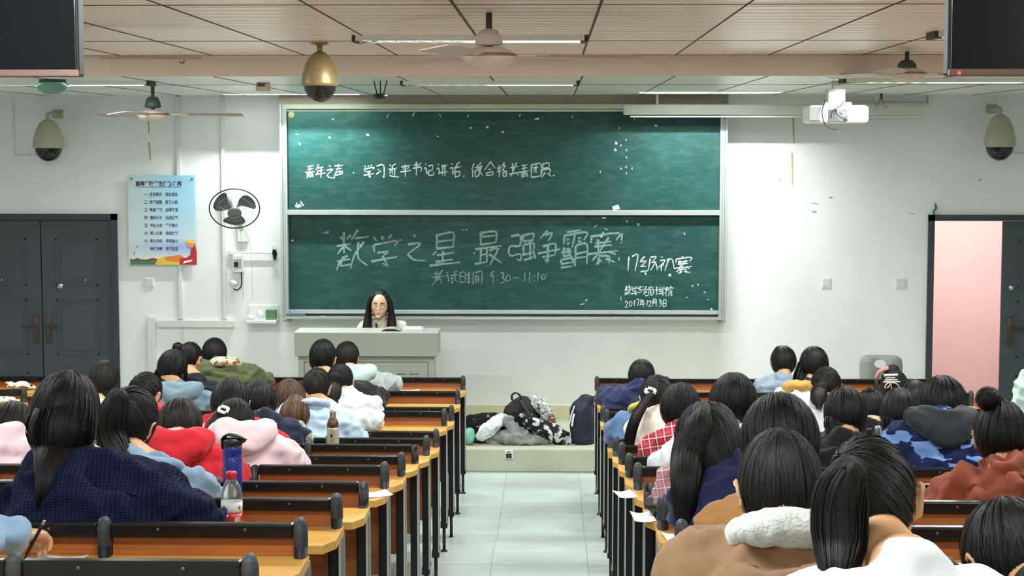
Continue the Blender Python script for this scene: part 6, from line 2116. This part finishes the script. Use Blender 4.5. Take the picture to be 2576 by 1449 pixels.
# crumpled tissues on the short benches by the door
for px, k, lab in ((48, 13, 'crumpled white paper with dark print on the front short bench'), (24, 12, 'crumpled white paper with dark print on the second short bench')):
    Y = row_y(k) - 0.12
    c = MB()
    r = random.Random(k)
    x = at(px, 1000, Y)[0]
    for _ in range(7):
        c.ball((r.uniform(-0.07, 0.07), r.uniform(-0.04, 0.04), r.uniform(0.012, 0.03)), (r.uniform(0.03, 0.07), r.uniform(0.02, 0.05), 0.012), 12, 8, R=np.array(Matrix.Rotation(r.uniform(-0.5, 0.5), 3, 'Y')))
    o = weld(c, 'crumpled_paper', patches('printed_paper_%d' % k, (232, 228, 224), (70, 52, 56), (200, 180, 170), 24, 0.62), 0.006, 1, 0.012, wscale=(30, 30, 30), seed=k)
    o.location = (x, Y, desk_z(k) + 0.016)
    tag(o, lab, 'paper', 'crumpled papers on the short benches')


# ------------------------------------------------------------------ bottles
def wrapped_text(mb, body, size, z, r, ang0, mi=0, flip=False):
    me = text_mesh(body, size, align='CENTER', bold=0.0004)
    v = np.array([q.co[:] for q in me.vertices]).reshape(-1, 3)
    if len(v):
        a = ang0 + v[:, 0] / r
        p = np.stack([r * np.sin(a), -r * np.cos(a), z + v[:, 1]], 1)
        mb.add(p, [list(f.vertices) for f in me.polygons], None, mi, False)
    bpy.data.meshes.remove(me)


Yw = row_y(3) - 0.19
p = at(582, 1187, Yw)
zb = desk_z(3)
Hb = p[2] - zb
t = thing('water_bottle', 'clear plastic water bottle with a red cap and a red and white label', 'bottle', (p[0], Yw, zb + 0.001))
q = Hb / 0.25
r0 = 0.0325
mb = MB().lathe([(0.0, 0.004), (0.026, 0.0), (0.0315, 0.008), (r0, 0.02), (r0, 0.06), (0.031, 0.065), (r0, 0.07), (r0, 0.15 * q), (r0 * 0.99, 0.165 * q), (0.027, 0.195 * q), (0.019, 0.213 * q), (0.0145, 0.222 * q), (0.0145, Hb - 0.016)], seg=36)
mb.obj('body', mat('clear_plastic', (235, 240, 246), 0.06, var=0, trans=0.92, ior=1.25), t)
cp = MB().lathe([(0.0, Hb), (0.015, Hb), (0.0172, Hb - 0.003), (0.0172, Hb - 0.022), (0.0145, Hb - 0.023)], seg=30)
cp.obj('cap', mat('cap_red', (214, 36, 56), 0.4, var=0.03), t)
lz = lambda py: at(582, py, Yw)[2] - zb
l0, l1, l2, l3 = lz(1319), lz(1312), lz(1285), lz(1261)
lab = MB().lathe([(r0 + 0.0006, l1), (r0 + 0.0008, l1 + 0.001), (r0 + 0.0008, l2)], seg=36)
lo = MB()
lo.lathe([(r0 + 0.0004, l0), (r0 + 0.0007, l0), (r0 + 0.0007, l1)], seg=36, mi=0)
lo.lathe([(r0 + 0.0004, l1), (r0 + 0.0007, l1), (r0 + 0.0007, l2)], seg=36, mi=1)
lo.lathe([(r0 + 0.0004, l2), (r0 + 0.0007, l2), (r0 + 0.0007, l3), (r0 + 0.0004, l3)], seg=36, mi=0)
lo = lo.obj('label', [mat('label_white', (236, 238, 232), 0.5, var=0.02), mat('label_red', (208, 34, 44), 0.45, var=0.03)], t)
mb = MB()
for a0 in (-0.62, 0.75):
    wrapped_text(mb, '农夫山泉', 0.0085, l1 + (l2 - l1) * 0.62, r0 + 0.0012, a0)
    for i in range(3):
        wrapped_text(mb, '饮用天然水', 0.0042, l1 + (l2 - l1) * (0.42 - 0.15 * i), r0 + 0.0012, a0)
mb.obj('label_lettering', mat('label_white', (236, 238, 232)), lo, fix=False)
mb = MB()
for a0, w in ((-0.62, 0.011), (0.95, 0.004)):
    zc = l2 + (l3 - l2) * 0.5
    for dx, h in ((0, 1.0), (-0.4, 0.6), (0.35, 0.7)):
        pts = [(a0 + (dx - 0.5) * w / r0, zc - 0.006), (a0 + (dx + 0.5) * w / r0, zc - 0.006), (a0 + dx * w / r0, zc - 0.006 + 0.014 * h)]
        rr = r0 + 0.0013
        mb.add([(rr * math.sin(a), -rr * math.cos(a), z) for a, z in pts], [(0, 1, 2)], None, 0, False)
mb.obj('label_emblem', mat('emblem_green', (30, 52, 44), 0.6), lo, fix=False)

Yb_ = row_y(4) - 0.16
p = at(584, 1092, Yb_)
zb = desk_z(4); Hb = p[2] - zb
t = thing('sports_bottle', 'tall blue sports bottle with a black flip lid', 'bottle', (p[0], Yb_, zb + 0.001))
r0 = 0.0345
M_BLUEB = mat('bottle_blue', (26, 38, 132), 0.3, var=0.06, coat=0.3)
MB().lathe([(0.0, 0.0), (r0 - 0.004, 0.0), (r0, 0.008), (r0, Hb * 0.72), (r0 - 0.0015, Hb * 0.73), (r0 - 0.0015, Hb * 0.745), (r0, Hb * 0.755), (r0, Hb * 0.85), (r0 - 0.006, Hb * 0.875), (0.0, Hb * 0.88)], seg=36).obj('body', M_BLUEB, t)
lid = MB().lathe([(r0 - 0.004, Hb * 0.855), (r0 + 0.001, Hb * 0.862), (r0 + 0.001, Hb * 0.92), (r0 - 0.006, Hb * 0.95), (0.0, Hb * 0.955)], seg=36)
lid = lid.obj('lid', M_BLACKP, t)
mb = MB().bbox((-r0 - 0.003, -0.02, Hb * 0.82), (-r0 + 0.004, 0.02, Hb * 0.96), 0.004)
mb.tube([(-r0, 0, Hb * 0.93), (-0.018, -0.006, Hb * 0.99), (0.012, -0.008, Hb * 0.985), (r0 + 0.006, -0.004, Hb * 0.95), (r0 + 0.004, 0, Hb * 0.90)], [(0.004, 0.014), (0.005, 0.016), (0.005, 0.016), (0.005, 0.014), (0.004, 0.012)], 12, ref=(0, 0, 1))
mb.obj('carry_loop', M_BLACKP, lid)

Yt = row_y(8) - 0.14
p = at(837, 1033, Yt)
zb = desk_z(8); Hb = p[2] - zb
t = thing('thermos', 'pale steel thermos with a brown metal lid and a wrist cord', 'bottle', (p[0], Yt, zb + 0.001))
r0 = 0.033
MB().lathe([(0.0, 0.0), (r0 - 0.002, 0.0), (r0, 0.006), (r0, Hb * 0.62), (r0 - 0.002, Hb * 0.66), (0.0, Hb * 0.67)], seg=36).obj('body', mat('thermos_pale', (176, 180, 158), 0.25, 0.25, var=0.08), t)
lid = MB().lathe([(r0 - 0.002, Hb * 0.65), (r0 - 0.001, Hb * 0.70), (r0 - 0.003, Hb * 0.76), (0.022, Hb * 0.83), (0.016, Hb * 0.86), (0.016, Hb * 0.95), (0.012, Hb * 0.965), (0.0, Hb * 0.97)], seg=32).obj('lid', mat('thermos_brown', (104, 82, 66), 0.25, 0.6, var=0.1), t)
MB().tube([(-0.014, 0, Hb * 0.92), (-0.012, 0, Hb * 0.99), (0, 0, Hb), (0.012, 0, Hb * 0.99), (0.014, 0, Hb * 0.92)], [0.003] * 5, 10).obj('carry_loop', M_STEEL, lid)
MB().ball((-0.004, -r0, Hb * 0.5), (0.006, 0.0015, 0.009), 14, 8).obj('emblem', M_BLACKP, t)
mb = MB()
r = random.Random(5)
for i in range(6):
    x = r.uniform(-0.012, 0.02)
    mb.tube([(x * 0.3, -r0 - 0.002, Hb * 0.34), (x, -r0 - 0.006, Hb * 0.2), (x * 1.2, -r0 - 0.005, 0.01)], [0.0022] * 3, 6)
mb.obj('cord_tassel', mat('cord_khaki', (150, 146, 120), 0.8), t)

# bottles behind the camouflage jacket
Y2 = row_y(6) - 0.16
for px, py, lab, col, tr in ((2187, 1078, 'maroon water bottle standing beside the camouflage jacket', (96, 34, 50), 0.0), (2209, 1072, 'pale grey bottle with a shiny lid beside the maroon one', (170, 180, 182), 0.0)):
    p = at(px, py, Y2); zb = desk_z(6); Hb = max(0.16, p[2] - zb)
    t = thing('water_bottle', lab, 'bottle', (p[0], Y2, zb + 0.001))
    MB().lathe([(0.0, 0.0), (0.015, 0.0), (0.0175, 0.006), (0.0175, Hb * 0.72), (0.015, Hb * 0.8), (0.0, Hb * 0.81)], seg=28).obj('body', mat('bottle_%d' % px, col, 0.3, var=0.05), t)
    MB().lathe([(0.013, Hb * 0.79), (0.0145, Hb * 0.81), (0.0145, Hb * 0.97), (0.011, Hb), (0.0, Hb)], seg=24).obj('lid', M_STEEL if px > 2200 else M_BLACKP, t)


# ------------------------------------------------------------------ bags
def soft(name, lab, cat, parts, m, vox=0.012, wr=0.02, ws=(9, 9, 9), seed=0, origin=None, group=None, sm=2):
    c = MB()
    for kind, a in parts:
        if kind == 'b':
            c.ball(a[0], a[1], 20, 14, R=np.array(Matrix.Rotation(a[2], 3, 'Y')) if len(a) > 2 else None)
        else:
            c.tube(a[0], a[1], 16, ref=(0, 1, 0))
    org = np.array(origin)
    o = weld(c, name, m, vox, sm, wr, ws, origin=org, seed=seed)
    o.location = tuple(org)
    return tag(o, lab, cat, group)


PZ = 0.195


def pp(px, py, Y):
    q = at(px, py, Y); q[2] = max(q[2], PZ + 0.03)
    return q


GB = 'bags and coats heaped on the platform edge'
Yg = 14.66
# grey jacket
A = lambda px, py, Y=Yg: pp(px, py, Y)
soft('grey_jacket', 'crumpled light grey jacket lying at the front of the bag heap', 'jacket', [('b', (A(1285, 1100), (0.17, 0.11, 0.06))), ('b', (A(1330, 1112), (0.16, 0.1, 0.05))), ('t', ([A(1278, 1060), A(1300, 1085), A(1345, 1108), A(1370, 1118)], [(0.05, 0.05), (0.08, 0.05), (0.07, 0.04), (0.04, 0.03)])),
     ('t', ([A(1225, 1116), A(1260, 1108), A(1310, 1116)], [0.03, 0.045, 0.035]))], cloth('jacket_grey', (150, 152, 148), 0.25), 0.009, 0.03, (11, 11, 13), 1, A(1300, 1120), GB, 1)
soft('black_rucksack', 'black backpack with an upright carry loop on top of the bag heap', 'backpack', [('b', (A(1312, 1048, 14.84), (0.16, 0.13, 0.17), 0.35)), ('b', (A(1300, 1075, 14.82), (0.17, 0.12, 0.1))), ('b', (A(1338, 1080, 14.82), (0.1, 0.11, 0.1)))], mat('rucksack_black', (22, 22, 24), 0.7, var=0.2), 0.011, 0.016, (8, 8, 8), 2, A(1310, 1120, 14.84), GB)
bpy.data.objects['black_rucksack']
o = MB().tube([A(1288, 1005, 14.78), A(1288, 994, 14.78), A(1298, 988, 14.78), A(1308, 995, 14.78), A(1312, 1004, 14.78)], [0.009] * 5, 10).obj('carry_loop', M_BLACKP, bpy.data.objects['black_rucksack'], origin=A(1310, 1120, 14.84))
o = MB().tube([A(1310, 1008, 14.71), A(1328, 1040, 14.68), A(1352, 1075, 14.68)], [(0.02, 0.006)] * 3, 10, ref=(1, 0, 0)).obj('strap', M_BLACKP, bpy.data.objects['black_rucksack'], origin=A(1310, 1120, 14.84))
M_FLORAL = patches('black_white_floral', (34, 34, 42), (206, 208, 206), (120, 110, 112), 17, 0.56, (1, 1, 1))
soft('patterned_bag', 'black and white floral cloth bag sagging down the doorway end of the bag heap', 'bag', [('t', ([A(1318, 1048, 14.66), A(1345, 1068, 14.66), A(1385, 1085, 14.66), A(1420, 1105, 14.66), A(1428, 1118, 14.66)], [(0.04, 0.04), (0.075, 0.06), (0.085, 0.07), (0.06, 0.07), (0.03, 0.05)]))], M_FLORAL, 0.009, 0.018, (11, 11, 11), 3, A(1380, 1118, 14.66), GB)
soft('grey_scarf', 'grey and white snow-patterned scarf draped over the black backpack', 'scarf', [('t', ([A(1338, 1008, 14.83), A(1362, 1022, 14.80), A(1378, 1042, 14.78), A(1388, 1060, 14.76)], [(0.035, 0.05), (0.06, 0.06), (0.06, 0.06), (0.03, 0.04)]))], patches('snow_print', (168, 170, 166), (214, 216, 212), (70, 72, 74), 34, 0.55), 0.009, 0.014, (14, 14, 14), 4, A(1365, 1050, 14.8), GB)
soft('brown_pouch', 'small brown and yellow pouch tucked under the snow-patterned scarf', 'pouch', [('b', (A(1387, 1060, 14.74), (0.035, 0.05, 0.06)))], patches('brown_pouch_print', (120, 90, 76), (206, 180, 96), (80, 60, 54), 24, 0.58), 0.009, 0.008, (14, 14, 14), 5, A(1387, 1075, 14.74), GB)
soft('floral_tote', 'black bag with small pale flowers at the bench end of the bag heap', 'bag', [('b', (A(1210, 1072, 14.8), (0.17, 0.12, 0.11))), ('b', (A(1240, 1062, 14.8), (0.13, 0.1, 0.08))), ('b', (A(1200, 1100, 14.8), (0.12, 0.11, 0.09)))], patches('tote_print', (22, 22, 24), (150, 152, 154), (40, 40, 44), 22, 0.64), 0.011, 0.018, (9, 9, 9), 6, A(1215, 1118, 14.8), GB)
soft('white_bag', 'pale blue and white cloth bag lying across the black floral bag', 'bag', [('t', ([A(1266, 1052, 14.68), A(1240, 1070, 14.62), A(1218, 1090, 14.60), A(1205, 1100, 14.60)], [(0.035, 0.05), (0.05, 0.06), (0.045, 0.06), (0.025, 0.04)]))], patches('pale_bag_print', (216, 224, 226), (240, 240, 240), (142, 168, 186), 12, 0.55), 0.008, 0.014, (14, 14, 14), 7, A(1230, 1100, 14.6), GB)
soft('mint_bag', 'mint green bag peeking past the bench post beside the bag heap', 'bag', [('b', (A(1180, 1098, 14.62), (0.05, 0.09, 0.07)))], cloth('mint_nylon', (126, 190, 164), 0.15), 0.009, 0.014, (12, 12, 12), 8, A(1180, 1118, 14.62), GB)
nb_o = A(1468, 1118, 14.72)
soft('navy_backpack', 'navy backpack with white side stripes standing at the doorway end of the bag heap', 'backpack', [('t', ([A(1466, 1104, 14.72), A(1464, 1065, 14.72), A(1466, 1030, 14.72), A(1474, 1010, 14.72)], [(0.135, 0.1), (0.135, 0.11), (0.115, 0.1), (0.06, 0.07)]))], mat('navy_nylon', (27, 32, 52), 0.6, var=0.15), 0.011, 0.014, (7, 7, 7), 9, nb_o, GB)
mb = MB()
mb.tube([A(1432, 1068, 14.60), A(1437, 1045, 14.61), A(1445, 1022, 14.62)], [(0.006, 0.004)] * 3, 8); mb.tube([A(1439, 1072, 14.60), A(1441, 1055, 14.60), A(1444, 1042, 14.605)], [(0.009, 0.004)] * 3, 8)
mb.obj('side_stripe', M_WHITEP, bpy.data.objects['navy_backpack'], origin=nb_o)
soft('flowered_backpack', 'dark backpack with pink flowers behind the navy backpack', 'backpack', [('b', (A(1490, 1052, 14.95), (0.09, 0.1, 0.19))), ('b', (A(1490, 1090, 14.95), (0.1, 0.1, 0.12)))], patches('pink_flower_print', (40, 30, 38), (206, 112, 118), (96, 60, 70), 11, 0.6), 0.011, 0.012, (8, 8, 8), 10, A(1490, 1118, 14.95), GB)

# striped backpack on the front bench near the doorway
Yk = row_y(12) - 0.14
zb = desk_z(12)
p = at(2246, 960, Yk)
t = thing('striped_backpack', 'black backpack with white stripes and a pale bow, standing on a bench', 'backpack', (p[0], Yk, zb + 0.002))
def L_(px, py, dy=0.0):
    return at(px, py, Yk + dy) - np.array((p[0], Yk, zb + 0.002))
hh = L_(2246, 926)[2]
c = MB().tube([(0.02, 0.0, 0.08), (0.02, 0, hh * 0.45), (0.0, 0, hh * 0.8), (-0.005, 0, hh * 0.93)], [(0.135, 0.075), (0.12, 0.075), (0.085, 0.065), (0.05, 0.045)], 22)
weld(c, 'body', mat('rucksack_black', (22, 22, 24)), 0.009, 2, 0.008, parent=t)
mb = MB()
for py, x0, x1, th in ((944, 2224, 2258, 0.011), (951, 2228, 2252, 0.005), (956, 2226, 2258, 0.006), (961, 2222, 2264, 0.006)):
    a = L_(x0, py, -0.085); b = L_(x1, py - 1, -0.085)
    mb.tube([a, (a + b) / 2 + np.array((0, -0.006, 0)), b], [(th * 0.3, th * 0.8)] * 3, 8, ref=(0, 1, 0))
mb.obj('stripe', M_WHITEP, t)
mb = MB()
M_BOW = cloth('pale_bow', (226, 200, 192), 0.1)
for pts in (((2240, 962), (2230, 966), (2226, 976), (2234, 974), (2240, 966)), ((2242, 962), (2256, 966), (2262, 976), (2256, 984), (2252, 978)), ((2241, 964), (2242, 976), (2243, 987))):
    mb.tube([L_(q[0], q[1], -0.098) for q in pts], [(0.004, 0.008)] * len(pts), 8)
mb.obj('bow', M_BOW, t)
MB().tube([L_(2204, 950, 0.0), L_(2210, 938, -0.01), L_(2220, 930, -0.02), L_(2232, 926, -0.03)], [(0.012, 0.02)] * 4, 12).obj('pink_strap', cloth('dusty_pink_strap', (196, 142, 140), 0.15), t)

# handbag on a desk at the aisle
Yq = row_y(4) - 0.13
p = at(1660, 1250, Yq)
zb = desk_z(4)
o = soft('black_handbag', 'black handbag on the aisle end of a desk, below the dusty pink plaid sleeve', 'bag', [('b', ((p[0], Yq, zb + 0.042), (0.055, 0.07, 0.033))), ('b', ((p[0] + 0.03, Yq + 0.01, zb + 0.05), (0.05, 0.06, 0.03)))], mat('handbag_black', (20, 20, 22), 0.45, var=0.1), 0.007, 0.008, (14, 14, 14), 12, (p[0], Yq, zb + 0.003))
MB().tube([(-0.035, -0.02, 0.055), (0.0, -0.03, 0.085), (0.05, -0.02, 0.06)], [0.005] * 3, 8).obj('handle', M_BLACKP, o)
